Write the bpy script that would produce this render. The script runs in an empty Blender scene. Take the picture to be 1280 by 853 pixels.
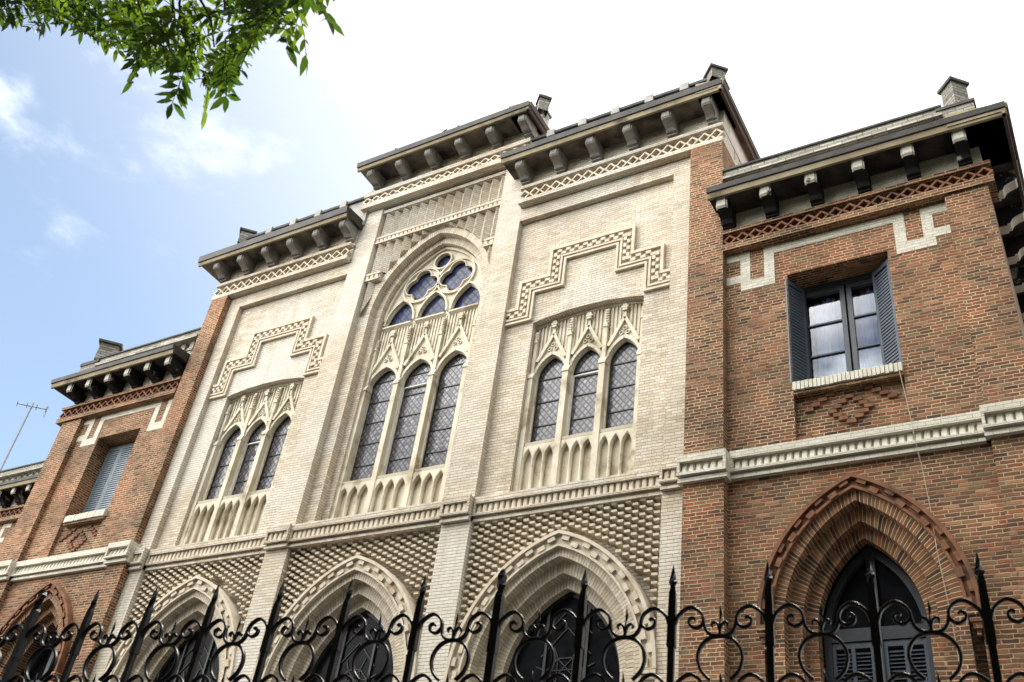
import bpy, bmesh, math, random
from mathutils import Vector, Matrix
random.seed(7)
R = math.radians
scene = bpy.context.scene
col = scene.collection

# ------------------------------------------------------------------ camera
CAMZ = 1.6
cam_rows = ((0.9, 0, 0), (0, 0, 0), (0, 0, 0))
def cam_axes(a, b, g):
    ca, sa, cb, sb, cg, sg = math.cos(a), math.sin(a), math.cos(b), math.sin(b), math.cos(g), math.sin(g)
    fwd = Vector((sa*cb, ca*cb, sb)); right = Vector((ca, -sa, 0)); up = right.cross(fwd)
    return cg*right + sg*up, -sg*right + cg*up, fwd
C_R, C_U, C_F = cam_axes(-0.607434, 0.636044, 0.154118)
FPX = 1239.2
cd = bpy.data.cameras.new('camera')
cam = bpy.data.objects.new('camera', cd)
col.objects.link(cam)
M = Matrix((C_R, C_U, -C_F)).transposed().to_4x4()
M.translation = Vector((0, 0, CAMZ))
cam.matrix_world = M
cd.sensor_width = 36
cd.lens = 36*FPX/1280
cd.clip_end = 3000
cd.clip_start = 0.05
cd.dof.use_dof = True
cd.dof.focus_distance = 14.0
cd.dof.aperture_fstop = 7.1
scene.camera = cam
def pix(p):
    v = Vector(p) - Vector((0, 0, CAMZ))
    w = v.dot(C_F)
    if w < 0.05: return None
    return 640 + FPX*v.dot(C_R)/w, 426.5 - FPX*v.dot(C_U)/w

# ------------------------------------------------------------------ node helpers
class NT:
    def __init__(s, nt): s.nt = nt
    def n(s, t, **kw):
        nd = s.nt.nodes.new(t)
        for k, v in kw.items(): setattr(nd, k, v)
        return nd
    def put(s, sock, v):
        if v is None: return
        if hasattr(v, 'is_linked') or hasattr(v, 'links'): s.nt.links.new(v, sock)
        else: sock.default_value = v
    def math(s, op, a, b=None, c=None, clamp=False):
        nd = s.n('ShaderNodeMath', operation=op, use_clamp=clamp)
        s.put(nd.inputs[0], a); s.put(nd.inputs[1], b); s.put(nd.inputs[2], c)
        return nd.outputs[0]
    def mix(s, f, a, b, blend='MIX'):
        nd = s.n('ShaderNodeMix', data_type='RGBA', blend_type=blend)
        s.put(nd.inputs[0], f); s.put(nd.inputs[6], a); s.put(nd.inputs[7], b)
        return nd.outputs[2]
    def rng(s, v, a, b, c=0., d=1., smooth=True):
        nd = s.n('ShaderNodeMapRange')
        if smooth: nd.interpolation_type = 'SMOOTHSTEP'
        s.put(nd.inputs[0], v)
        for i, q in enumerate((a, b, c, d)): s.put(nd.inputs[i+1], q)
        return nd.outputs[0]
    def noise(s, vec, scale, detail=4, rough=.55, dim='3D'):
        nd = s.n('ShaderNodeTexNoise', noise_dimensions=dim)
        s.put(nd.inputs['Vector'], vec)
        nd.inputs['Scale'].default_value = scale; nd.inputs['Detail'].default_value = detail
        nd.inputs['Roughness'].default_value = rough
        return nd.outputs['Fac']
    def ramp(s, f, stops, interp='LINEAR'):
        nd = s.n('ShaderNodeValToRGB'); cr = nd.color_ramp; cr.interpolation = interp
        while len(cr.elements) < len(stops): cr.elements.new(0.5)
        for e, (p, c) in zip(cr.elements, stops):
            e.position = p; e.color = (*c, 1) if len(c) == 3 else c
        s.put(nd.inputs[0], f)
        return nd.outputs[0]
    def vec(s, x, y, z=0.):
        nd = s.n('ShaderNodeCombineXYZ')
        s.put(nd.inputs[0], x); s.put(nd.inputs[1], y); s.put(nd.inputs[2], z)
        return nd.outputs[0]
    def bump(s, h, dist, strength=1.):
        nd = s.n('ShaderNodeBump'); nd.inputs['Distance'].default_value = dist
        nd.inputs['Strength'].default_value = strength
        s.put(nd.inputs['Height'], h)
        return nd.outputs[0]

def material(name):
    m = bpy.data.materials.new(name); m.use_nodes = True
    nt = m.node_tree; nt.nodes.clear()
    t = NT(nt)
    out = t.n('ShaderNodeOutputMaterial'); b = t.n('ShaderNodeBsdfPrincipled')
    nt.links.new(b.outputs[0], out.inputs[0])
    return m, t, b, out
def rgba(c): return (*c, 1)
def uvxy(t):
    tc = t.n('ShaderNodeTexCoord'); sp = t.n('ShaderNodeSeparateXYZ')
    t.nt.links.new(tc.outputs['UV'], sp.inputs[0])
    return tc, sp.outputs[0], sp.outputs[1]

def brick(name, L, h, mort, stops, mcol, bump=.006, dirt=.25, rough=.85, streak=.12, jit=.004, dcol=(.05, .04, .03), vj=.38, vthin=1., lime=0., mvar=.15, lsv=.12, rowj=.2, olive=0., lime_lo=.46, lime_hi=.62, redden=0.):
    m, t, b, out = material(name)
    tc, u, v = uvxy(t)
    obj = tc.outputs['Object']
    w1 = t.noise(obj, 9., 3); w2 = t.noise(obj, 11.3, 3)
    u = t.math('ADD', u, t.math('MULTIPLY', t.math('SUBTRACT', w1, .5), jit*3))
    v = t.math('ADD', v, t.math('MULTIPLY', t.math('SUBTRACT', w2, .5), jit*2))
    vs = t.math('DIVIDE', v, h); row = t.math('FLOOR', vs); fv = t.math('SUBTRACT', vs, row)
    wr = t.n('ShaderNodeTexWhiteNoise', noise_dimensions='1D'); t.put(wr.inputs['W'], row)
    sh = t.math('ADD', t.math('MULTIPLY', t.math('MODULO', row, 2.), .5), t.math('MULTIPLY', wr.outputs[0], rowj))
    us = t.math('ADD', t.math('DIVIDE', u, L), sh); cl = t.math('FLOOR', us); fu = t.math('SUBTRACT', us, cl)
    du = t.math('MULTIPLY', t.math('MINIMUM', fu, t.math('SUBTRACT', 1., fu)), L)
    dv = t.math('MULTIPLY', t.math('MINIMUM', fv, t.math('SUBTRACT', 1., fv)), h)
    edge = t.math('MINIMUM', t.math('MULTIPLY', du, vthin), dv)
    fine = t.noise(obj, 60., 4)
    edge = t.math('ADD', edge, t.math('MULTIPLY', t.math('SUBTRACT', fine, .5), mort*.55))
    mask = t.rng(edge, mort*.5-.0025, mort*.5+.0025)
    wn = t.n('ShaderNodeTexWhiteNoise', noise_dimensions='2D'); t.put(wn.inputs['Vector'], t.vec(cl, row))
    spw = t.n('ShaderNodeSeparateColor'); t.put(spw.inputs[0], wn.outputs['Color'])
    patch = t.noise(obj, .9, 4, .6)
    pick = t.math('ADD', t.math('MULTIPLY', wn.outputs['Value'], .8), t.math('MULTIPLY', t.math('SUBTRACT', patch, .4), .5), clamp=True)
    bc = t.ramp(pick, stops)
    val = t.math('ADD', 1-vj*.52, t.math('MULTIPLY', spw.outputs[1], vj))
    val = t.math('MULTIPLY', val, t.rng(fine, .25, .75, .82, 1.14))
    val = t.math('MULTIPLY', val, t.rng(t.noise(obj, .55, 6, .65), .30, .70, 1-lsv, 1+lsv*.6))
    hsv = t.n('ShaderNodeHueSaturation'); t.put(hsv.inputs['Value'], val); t.put(hsv.inputs['Color'], bc)
    mc = t.mix(t.rng(t.noise(obj, 1.6, 6, .65), .35, .65), rgba([c*(.95-mvar) for c in mcol]), rgba([min(1, c*1.15) for c in mcol]))
    # patches where the mortar has been smeared or the joints washed out
    smear = t.rng(t.noise(obj, 3.3, 5, .7), .60, .74, 0., .55)
    bc2 = t.mix(smear, hsv.outputs[0], mc)
    if redden:
        bc2 = t.mix(t.rng(t.noise(obj, .8, 6, .66), .47, .66, 0., redden), bc2, t.mix(spw.outputs[0], (.20, .062, .026, 1), (.34, .115, .045, 1)))
    if olive:
        bc2 = t.mix(t.rng(spw.outputs[2], .70, .78, 0., olive), bc2, (.15, .115, .05, 1))
    if lime:
        bc2 = t.mix(t.rng(t.noise(obj, .38, 5, .6), lime_lo, lime_hi, 0., lime), bc2, (.66, .645, .59, 1))
    c = t.mix(mask, mc, bc2)
    # rain streaks and soot, long in z
    mp = t.n('ShaderNodeMapping'); t.put(mp.inputs[0], obj); mp.inputs['Scale'].default_value = (1.7, 1.7, .22)
    st = t.rng(t.noise(mp.outputs[0], 2.2, 5, .62), .52, .78, 0., streak)
    big = t.rng(t.noise(obj, .45, 5, .6), .45, .75, 0., dirt)
    c = t.mix(st, c, rgba(dcol)); c = t.mix(big, c, rgba([x*2.2 for x in dcol]))
    t.put(b.inputs['Base Color'], c)
    b.inputs['Roughness'].default_value = rough
    b.inputs['Specular IOR Level'].default_value = .25
    hh = t.math('ADD', mask, t.math('MULTIPLY', fine, .35))
    hh = t.math('ADD', hh, t.math('MULTIPLY', spw.outputs[2], .35))
    t.put(b.inputs['Normal'], t.bump(hh, bump))
    return m

def plain(name, c1, c2, scale=4., rough=.7, bump=0., spec=.3, metal=0., soot=None, soot_lo=.5, soot_hi=.7, sscale=1.6, coat=0.):
    m, t, b, out = material(name)
    tc = t.n('ShaderNodeTexCoord'); obj = tc.outputs['Object']
    n1 = t.noise(obj, scale, 6, .6)
    c = t.mix(t.rng(n1, .3, .7), rgba(c1), rgba(c2))
    if soot:
        n2 = t.noise(obj, sscale, 6, .62)
        c = t.mix(t.rng(n2, soot_lo, soot_hi), c, rgba(soot))
    t.put(b.inputs['Base Color'], c)
    b.inputs['Roughness'].default_value = rough; b.inputs['Metallic'].default_value = metal
    b.inputs['Specular IOR Level'].default_value = spec; b.inputs['Coat Weight'].default_value = coat
    if bump: t.put(b.inputs['Normal'], t.bump(t.noise(obj, scale*9, 5), bump))
    return m

def leaded(name, cell, glass, lead, light, rough=.12, gap=.2, spec=.42):
    m, t, b, out = material(name)
    tc, u, v = uvxy(t)
    p = t.math('DIVIDE', t.math('ADD', u, t.math('MULTIPLY', v, .82)), cell)
    q = t.math('DIVIDE', t.math('SUBTRACT', u, t.math('MULTIPLY', v, .82)), cell)
    ip, iq = t.math('FLOOR', p), t.math('FLOOR', q)
    fp, fq = t.math('SUBTRACT', p, ip), t.math('SUBTRACT', q, iq)
    d = t.math('MINIMUM', t.math('MINIMUM', fp, t.math('SUBTRACT', 1., fp)), t.math('MINIMUM', fq, t.math('SUBTRACT', 1., fq)))
    wn = t.n('ShaderNodeTexWhiteNoise', noise_dimensions='2D'); t.put(wn.inputs['Vector'], t.vec(ip, iq))
    sp = t.n('ShaderNodeSeparateColor'); t.put(sp.inputs[0], wn.outputs['Color'])
    gcol = t.mix(t.rng(sp.outputs[0], 0, 1, 0, 1, False), rgba(light), rgba([c*.55 for c in light]))
    gcol = t.mix(t.rng(sp.outputs[1], .8, .85), gcol, rgba((light[0]*.9, light[1]*1.0, light[2]*1.25)))
    c = t.mix(t.rng(d, gap-.06, gap+.06), rgba(glass), gcol)
    c = t.mix(t.rng(d, .035, .06), rgba(lead), c)
    t.put(b.inputs['Base Color'], c)
    t.put(b.inputs['Roughness'], t.rng(d, .03, .07, .6, rough))
    b.inputs['Specular IOR Level'].default_value = spec
    tilt = t.math('MULTIPLY', sp.outputs[2], t.math('ADD', fp, t.math('MULTIPLY', sp.outputs[0], fq)))
    t.put(b.inputs['Normal'], t.bump(t.math('ADD', tilt, t.math('MULTIPLY', t.noise(tc.outputs['Object'], 14., 2), .8)), .004))
    return m

mats = {}
MT = .011
CREAM = ([(0, (.49, .405, .295)), (.3, (.565, .485, .37)), (.65, (.60, .53, .42)), (.88, (.645, .595, .505)), (1, (.55, .43, .31))], (.24, .18, .115))
mats['cream'] = brick('cream brick', .150, .0468, .0068, *CREAM, bump=.004, dirt=.26, streak=.40, dcol=(.19, .145, .095), vj=.17, vthin=1.7, lime=.6, lsv=.18)
mats['creamw'] = brick('limed cream brick', .150, .0468, .0062, *CREAM, bump=.004, dirt=.22, streak=.30, dcol=(.22, .18, .125), vj=.12, vthin=1.8, lime=.55, lsv=.14, lime_lo=.38, lime_hi=.62)
mats['creamv'] = brick('cream soldier brick', 6., .0470, .0066, *CREAM, bump=.004, dirt=.10, streak=.10, dcol=(.18, .135, .08), vj=.15)
mats['creams'] = plain('cream brick plain', (.50, .425, .315), (.61, .54, .43), 7., .85, .003, .2, soot=(.34, .26, .165), soot_lo=.55, soot_hi=.8, sscale=1.9)
RED = ([(0, (.04, .026, .019)), (.10, (.08, .042, .026)), (.30, (.14, .060, .030)), (.50, (.215, .076, .033)), (.68, (.225, .105, .052)), (.86, (.31, .155, .082)), (1, (.22, .15, .09))], (.46, .335, .205))
mats['red'] = brick('red brick', .150, .0468, .0118, *RED, bump=.007, dirt=.30, streak=.26, jit=.010, dcol=(.05, .034, .022), vj=.5, mvar=.45, lsv=.42, rowj=.4, olive=.5, redden=.72)
mats['redv'] = brick('red soldier brick', 6., .0470, .0105, *RED, bump=.007, dirt=.25, streak=.2, jit=.004, dcol=(.05, .034, .022), vj=.5, olive=.3)
mats['reds'] = plain('red brick plain', (.13, .062, .034), (.235, .108, .056), 9., .85, .004, .2, soot=(.07, .045, .036), soot_lo=.5, soot_hi=.72, sscale=3.)
mats['white'] = brick('white brick', .16, .0468, .0055,
    [(0, (.55, .515, .42)), (.5, (.62, .585, .485)), (1, (.68, .65, .555))], (.36, .31, .23), bump=.004, dirt=.14, streak=.2, dcol=(.15, .135, .10), vj=.12)
mats['stone'] = plain('carved stone', (.54, .475, .35), (.65, .595, .48), 3., .8, .004, .25, soot=(.27, .215, .135), soot_lo=.50, soot_hi=.74, sscale=2.8)
mats['concrete'] = plain('weathered concrete', (.19, .178, .16), (.30, .28, .25), 5., .85, .006, .2, soot=(.10, .095, .088), soot_lo=.5, soot_hi=.74, sscale=2.6)
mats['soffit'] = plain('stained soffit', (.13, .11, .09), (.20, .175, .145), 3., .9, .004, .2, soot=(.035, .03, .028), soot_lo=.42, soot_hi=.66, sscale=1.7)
mats['sooty'] = plain('sooty concrete', (.42, .39, .33), (.52, .48, .41), 5., .85, .006, .2, soot=(.05, .045, .04), soot_lo=.60, soot_hi=.66, sscale=3.2)
mats['grey'] = brick('grey weathered brick', .20, .058, .012, [(0, (.16, .15, .13)), (.5, (.27, .25, .215)), (1, (.36, .335, .285))], (.12, .105, .085), bump=.006, dirt=.3, streak=.3)
mats['parapet'] = brick('weathered parapet brick', .20, .0468, .009, [(0, (.27, .25, .20)), (.5, (.40, .375, .31)), (1, (.50, .47, .39))], (.13, .115, .09), bump=.006, dirt=.4, streak=.4, dcol=(.05, .045, .038))
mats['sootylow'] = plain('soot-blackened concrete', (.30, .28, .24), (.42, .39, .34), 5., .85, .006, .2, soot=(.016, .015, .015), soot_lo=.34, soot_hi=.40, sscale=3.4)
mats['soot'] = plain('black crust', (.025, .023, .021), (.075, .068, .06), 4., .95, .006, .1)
mats['strip'] = plain('ochre cornice strip', (.22, .175, .105), (.31, .26, .17), 3., .85, .003, .2, soot=(.05, .045, .035), soot_lo=.55, soot_hi=.72, sscale=1.2)
mats['gutter'] = plain('dark gutter', (.020, .019, .017), (.062, .054, .043), 4., .6, .004, .3)
mats['coping'] = plain('dark coping', (.035, .038, .04), (.09, .088, .08), 5., .8, .004, .2)
mats['pale'] = plain('pale coping block', (.24, .235, .215), (.36, .345, .315), 6., .85, .004, .2)
mats['pale2'] = plain('pale brick plain', (.52, .485, .39), (.63, .60, .50), 7., .85, .003, .2, soot=(.25, .235, .19), soot_lo=.55, soot_hi=.8, sscale=2.)
mats['plaster'] = plain('pale plaster', (.60, .52, .48), (.70, .64, .60), 2.5, .9, .002, .2)
mats['roof'] = plain('brown roof edge', (.06, .04, .033), (.10, .07, .06), 4., .8)
mats['lead'] = leaded('leaded glass', .098, (.06, .055, .058), (.012, .012, .012), (.165, .155, .16), gap=.16)
mats['blue'] = leaded('blue leaded glass', .15, (.010, .013, .035), (.008, .008, .012), (.035, .045, .11), rough=.15, gap=.12, spec=.22)
mats['darkglass'] = plain('dark stained glass', (.003, .0035, .0045), (.009, .010, .012), 6., .25, .0, .04)
mats['ironbar'] = plain('iron bar', (.012, .012, .013), (.02, .02, .022), 8., .5, 0, .4)
mats['whiteframe'] = plain('white casement', (.55, .55, .5), (.62, .62, .58), 8., .6)
mats['shutter'] = plain('blue grey shutter paint', (.05, .062, .08), (.068, .083, .105), 6., .45, .001, .4)
mats['shutterpale'] = plain('paler grey blue shutter paint', (.15, .19, .215), (.20, .24, .265), 6., .5, .001, .4)  # paler blue-grey, used on the closed shutters only
mats['frame'] = plain('grey window paint', (.03, .035, .042), (.042, .048, .057), 6., .4, .0, .4)
mats['iron'] = plain('black wrought iron paint', (.002, .002, .0022), (.004, .004, .0045), 30., .36, .0008, .11, coat=.0)
mats['bark'] = plain('bark', (.05, .038, .028), (.10, .08, .06), 12., .95, .01, .1)
mats['cable'] = plain('pale cable', (.35, .30, .2), (.45, .38, .27), 6., .7)
mats['alu'] = plain('aluminium', (.10, .10, .11), (.15, .15, .16), 6., .45, 0, .5, .6)
mats['inside'] = plain('dark room', (.02, .02, .02), (.03, .03, .03), 3., .9)
m, t, b, out = material('curtain'); tc = t.n('ShaderNodeTexCoord')
t.put(b.inputs['Base Color'], t.mix(t.noise(tc.outputs['Object'], 5.), (.48, .54, .64, 1), (.58, .63, .72, 1)))  # white cloth with the blue of reflected sky put into its colour
b.inputs['Roughness'].default_value = .9; mats['curtain'] = m
m, t, b, out = material('window glass')
g = t.n('ShaderNodeBsdfGlossy'); g.inputs['Roughness'].default_value = .02
tr = t.n('ShaderNodeBsdfTransparent'); tr.inputs[0].default_value = (.80, .87, .97, 1)  # blue tint stands in for sky reflected in the panes
ms = t.n('ShaderNodeMixShader'); fr = t.n('ShaderNodeFresnel'); fr.inputs[0].default_value = 1.6
t.put(ms.inputs[0], t.math('ADD', t.math('MULTIPLY', fr.outputs[0], .7), .035, clamp=True))
t.nt.links.new(tr.outputs[0], ms.inputs[1]); t.nt.links.new(g.outputs[0], ms.inputs[2])
t.nt.links.new(ms.outputs[0], out.inputs[0]); mats['glass'] = m

# leaves: translucent, two greens
def leafmat(name, c, tl):
    m, t, b, out = material(name)
    tc = t.n('ShaderNodeTexCoord')
    n = t.noise(tc.outputs['Object'], 2.2, 3)
    n2 = t.noise(tc.outputs['Object'], 17., 2)
    f = t.rng(t.math('ADD', t.math('MULTIPLY', n, .6), t.math('MULTIPLY', n2, .4)), .38, .62)
    t.put(b.inputs['Base Color'], t.mix(f, rgba([x*.6 for x in c]), rgba(c)))
    b.inputs['Roughness'].default_value = .42; b.inputs['Specular IOR Level'].default_value = .35
    tb = t.n('ShaderNodeBsdfTranslucent'); t.put(tb.inputs[0], t.mix(f, rgba([x*.6 for x in tl]), rgba(tl)))
    ms = t.n('ShaderNodeMixShader'); ms.inputs[0].default_value = .5
    t.nt.links.new(b.outputs[0], ms.inputs[1]); t.nt.links.new(tb.outputs[0], ms.inputs[2])
    t.nt.links.new(ms.outputs[0], out.inputs[0])
    return m
mats['leaf'] = leafmat('leaf', (.022, .045, .012), (.07, .145, .01))
mats['leafb'] = leafmat('leaf young', (.035, .07, .014), (.18, .29, .016))

# ground materials
def groundmat(name, c1, c2, scale, grid=None):
    m, t, b, out = material(name)
    tc = t.n('ShaderNodeTexCoord'); obj = tc.outputs['Object']
    c = t.mix(t.rng(t.noise(obj, scale, 8, .65), .3, .7), rgba(c1), rgba(c2))
    if grid:
        sp = t.n('ShaderNodeSeparateXYZ'); t.put(sp.inputs[0], obj)
        f = [t.math('FRACT', t.math('DIVIDE', sp.outputs[i], grid)) for i in (0, 1)]
        d = t.math('MINIMUM', *[t.math('MINIMUM', q, t.math('SUBTRACT', 1., q)) for q in f])
        c = t.mix(t.rng(d, .01, .025), rgba([x*.4 for x in c1]), c)
    t.put(b.inputs['Base Color'], c); b.inputs['Roughness'].default_value = .9
    t.put(b.inputs['Normal'], t.bump(t.noise(obj, scale*20, 4), .004))
    return m
mats['asphalt'] = groundmat('asphalt', (.04, .04, .042), (.065, .064, .062), 1.5)
mats['paving'] = groundmat('paving', (.07, .066, .06), (.10, .095, .088), 2.2, .4)
mats['soil'] = groundmat('soil', (.06, .05, .035), (.10, .085, .06), 1.2)

# ------------------------------------------------------------------ mesh builder
class MB:
    """collects faces with metre UVs; building coordinates: u right, d toward the street, z up"""
    def __init__(s): s.v = []; s.f = []; s.uv = []; s.mi = []; s.ms = []; s.cache = None
    def mat(s, k):
        if k not in s.ms: s.ms.append(k)
        return s.ms.index(k)
    def face(s, pts, uvs, mat):
        i0 = len(s.v); s.v.extend(pts); s.f.append(tuple(range(i0, i0+len(pts)))); s.uv.append(uvs); s.mi.append(s.mat(mat))
    def quad(s, pts, mat):
        a, b2, c = (Vector(p) for p in pts[:3]); n = (b2-a).cross(c-a)
        ax, ay, az = abs(n.x), abs(n.y), abs(n.z)
        if az >= ax and az >= ay: uv = [(p[0], p[1]) for p in pts]
        elif ay >= ax: uv = [(p[0], p[2]) for p in pts]
        else: uv = [(p[1], p[2]) for p in pts]
        s.face(pts, uv, mat)
    def box(s, u0, u1, d0, d1, z0, z1, mat, skip=''):
        x0, x1 = min(u0, u1), max(u0, u1); y0, y1 = -max(d0, d1), -min(d0, d1)
        if 'f' not in skip: s.quad([(x0, y0, z0), (x1, y0, z0), (x1, y0, z1), (x0, y0, z1)], mat)
        if 'b' not in skip: s.quad([(x1, y1, z0), (x0, y1, z0), (x0, y1, z1), (x1, y1, z1)], mat)
        s.quad([(x0, y1, z0), (x0, y0, z0), (x0, y0, z1), (x0, y1, z1)], mat)
        s.quad([(x1, y0, z0), (x1, y1, z0), (x1, y1, z1), (x1, y0, z1)], mat)
        s.quad([(x0, y0, z1), (x1, y0, z1), (x1, y1, z1), (x0, y1, z1)], mat)
        s.quad([(x0, y1, z0), (x1, y1, z0), (x1, y0, z0), (x0, y0, z0)], mat)
    def prism(s, poly, d0, d1, mat, side=None):
        """polygon in (u,z), counter-clockwise, extruded from front d0 to back d1"""
        side = side or mat
        f = [(p[0], -d0, p[1]) for p in poly]; bk = [(p[0], -d1, p[1]) for p in poly]
        s.face(f, [(p[0], p[1]) for p in poly], mat)
        s.face(bk[::-1], [(p[0], p[1]) for p in poly][::-1], mat)
        n = len(poly); run = 0.
        for i in range(n):
            j = (i+1) % n; a, c = poly[i], poly[j]; l = math.hypot(a[0]-c[0], a[1]-c[1])
            if abs(a[0]-c[0]) < 1e-6: uv = [(-d0, a[1]), (-d1, a[1]), (-d1, c[1]), (-d0, c[1])]
            elif abs(a[1]-c[1]) < 1e-6: uv = [(-d0, a[0]), (-d1, a[0]), (-d1, c[0]), (-d0, c[0])]
            else: uv = [(-d0, run), (-d1, run), (-d1, run+l), (-d0, run+l)]
            s.face([f[i], bk[i], bk[j], f[j]], uv, side); run += l
    def profile(s, prof, u0, u1, mats_, caps=None):
        """profile in (d,z) swept along u; mats_ one key per segment"""
        n = len(prof)
        for i in range(n):
            j = (i+1) % n; a, c = prof[i], prof[j]; k = mats_[i] if isinstance(mats_, (list, tuple)) else mats_
            s.quad([(u0, -a[0], a[1]), (u0, -c[0], c[1]), (u1, -c[0], c[1]), (u1, -a[0], a[1])], k)
        k = caps or (mats_ if isinstance(mats_, str) else mats_[0])
        s.face([(u0, -p[0], p[1]) for p in prof], [(p[0], p[1]) for p in prof], k)
        s.face([(u1, -p[0], p[1]) for p in prof][::-1], [(p[0], p[1]) for p in prof][::-1], k)
    def tube(s, pts, r, mat, n=6, r1=None):
        pts = [Vector(p) for p in pts]; rings = []
        for i, p in enumerate(pts):
            tg = (pts[min(i+1, len(pts)-1)] - pts[max(i-1, 0)]).normalized()
            a = tg.cross(Vector((0, 0, 1)) if abs(tg.z) < .9 else Vector((1, 0, 0))).normalized(); b2 = tg.cross(a)
            rr = r if r1 is None else r+(r1-r)*i/(len(pts)-1)
            rings.append([p + (a*math.cos(q)+b2*math.sin(q))*rr for q in (2*math.pi*k/n for k in range(n))])
        for A, B in zip(rings, rings[1:]):
            for k in range(n):
                l = (k+1) % n
                s.face([tuple(A[k]), tuple(A[l]), tuple(B[l]), tuple(B[k])], [(0, 0)]*4, mat)
        s.face([tuple(p) for p in rings[0]][::-1], [(0, 0)]*n, mat); s.face([tuple(p) for p in rings[-1]], [(0, 0)]*n, mat)
    def build(s, name, parent=None, label=None, smooth=False):
        me = bpy.data.meshes.new(name); me.from_pydata(s.v, [], s.f)
        uvl = me.uv_layers.new(name='UVMap')
        flat = [c for f in s.uv for p in f for c in p]
        uvl.data.foreach_set('uv', flat)
        for k in s.ms: me.materials.append(mats[k])
        me.polygons.foreach_set('material_index', s.mi)
        if smooth: me.polygons.foreach_set('use_smooth', [True]*len(me.polygons))
        bm = bmesh.new(); bm.from_mesh(me)
        if smooth: bmesh.ops.remove_doubles(bm, verts=bm.verts, dist=1e-5)
        bmesh.ops.recalc_face_normals(bm, faces=bm.faces); bm.to_mesh(me); bm.free()
        me.update()
        o = bpy.data.objects.new(name, me); col.objects.link(o)
        if parent: o.parent = parent
        if label: o['label'] = label
        return o

def thing(name, label, cat, loc=(0, 0, 0), rz=0, group=None):
    o = bpy.data.objects.new(name, None); col.objects.link(o); o.location = loc; o.rotation_euler = (0, 0, rz)
    o.empty_display_size = .3; o['label'] = label; o['category'] = cat
    if group: o['group'] = group
    return o
def tag(o, label, cat, group=None):
    o['label'] = label; o['category'] = cat
    if group: o['group'] = group
    return o
def structure(o): o['kind'] = 'structure'; return o
def one(name, mat, parent, *boxes, label=None):
    mb = MB()
    for q in boxes: mb.box(*q, mat)
    return mb.build(name, parent, label)

def arc_pts(c, zs, e, r, n=14):
    """pointed arch from left springing over the apex to the right springing"""
    th = math.acos(e/r)
    left = [(c + e - r*math.cos(th*k/n), zs + r*math.sin(th*k/n)) for k in range(n+1)]
    return left + [(2*c-p[0], p[1]) for p in left[-2::-1]]
def arch_z(c, zs, e, r, u):
    x = abs(u-c)+e
    return zs + math.sqrt(max(0, r*r-x*x)) if x < r else zs
def open_poly(c, zs, e, r, zb, n=14):
    p = arc_pts(c, zs, e, r, n)
    return [(p[0][0], zb)] + p + [(p[-1][0], zb)]
def arch_band(mb, c, zs, e, ro, ri, df, db, zb, mat, n=18, outer=False, soldier=True):
    # ring between two radii (front at df, soffit back to db), jambs down to zb
    jm = mat; mat = mat+('v' if soldier else 's')
    n = int(n)
    O, I = arc_pts(c, zs, e, ro, n), arc_pts(c, zs, e, ri, n)
    run = 0.
    for k in range(len(O)-1):
        l = math.hypot(I[k+1][0]-I[k][0], I[k+1][1]-I[k][1]); lo = math.hypot(O[k+1][0]-O[k][0], O[k+1][1]-O[k][1])
        l2 = (l+lo)/2
        w = ro-ri
        fu = [(0.03, run), (.03+w, run), (.03+w, run+l2), (.03, run+l2)]
        if not soldier: fu = [(q[1], q[0]) for q in fu]
        mb.face([(I[k][0], -df, I[k][1]), (O[k][0], -df, O[k][1]), (O[k+1][0], -df, O[k+1][1]), (I[k+1][0], -df, I[k+1][1])][::-1], fu[::-1], mat)
        dd = df-db
        mb.face([(I[k][0], -df, I[k][1]), (I[k+1][0], -df, I[k+1][1]), (I[k+1][0], -db, I[k+1][1]), (I[k][0], -db, I[k][1])][::-1],
                [(0.02, run), (.02, run+l2), (.02+dd, run+l2), (.02+dd, run)][::-1], mat)
        if outer:
            mb.face([(O[k][0], -df, O[k][1]), (O[k+1][0], -df, O[k+1][1]), (O[k+1][0], -db, O[k+1][1]), (O[k][0], -db, O[k][1])],
                    [(0.02, run), (.02, run+l2), (.02+dd, run+l2), (.02+dd, run)], mat)
        run += l2
    if zb < zs:
        for sgn in (0, -1):
            a, b2 = sorted((O[sgn][0], I[sgn][0]))
            mb.box(a, b2, df, db, zb, zs, jm)

# ------------------------------------------------------------------ curve plates (tracery with holes)
def plate(name, outer, holes, df, db, mat, parent, bevel=.012):
    cu = bpy.data.curves.new(name, 'CURVE'); cu.dimensions = '2D'; cu.fill_mode = 'BOTH'
    for pts in [outer]+holes:
        sp = cu.splines.new('POLY'); sp.points.add(len(pts)-1); sp.use_cyclic_u = True
        for q, p in zip(sp.points, pts): q.co = (p[0], p[1], 0, 1)
    th = (df-db)/2
    cu.extrude = max(th-bevel, .001); cu.bevel_depth = bevel; cu.bevel_resolution = 0; cu.offset = -bevel
    ob = bpy.data.objects.new(name+'_curve', cu); col.objects.link(ob)
    dg = bpy.context.evaluated_depsgraph_get(); dg.update()
    me = bpy.data.meshes.new_from_object(ob.evaluated_get(dg))
    bpy.data.objects.remove(ob); bpy.data.curves.remove(cu)
    # local (x,y,z) -> (u, -d, z)
    dm = (df+db)/2
    me.transform(Matrix(((1, 0, 0, 0), (0, 0, -1, -dm), (0, 1, 0, 0), (0, 0, 0, 1))))
    me.materials.clear(); me.materials.append(mats[mat])
    o = bpy.data.objects.new(name, me); col.objects.link(o); o.parent = parent
    return o
def circle(cx, cz, rx, rz=None, n=28):
    rz = rz or rx
    return [(cx+rx*math.cos(2*math.pi*k/n), cz+rz*math.sin(2*math.pi*k/n)) for k in range(n)]
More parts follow.
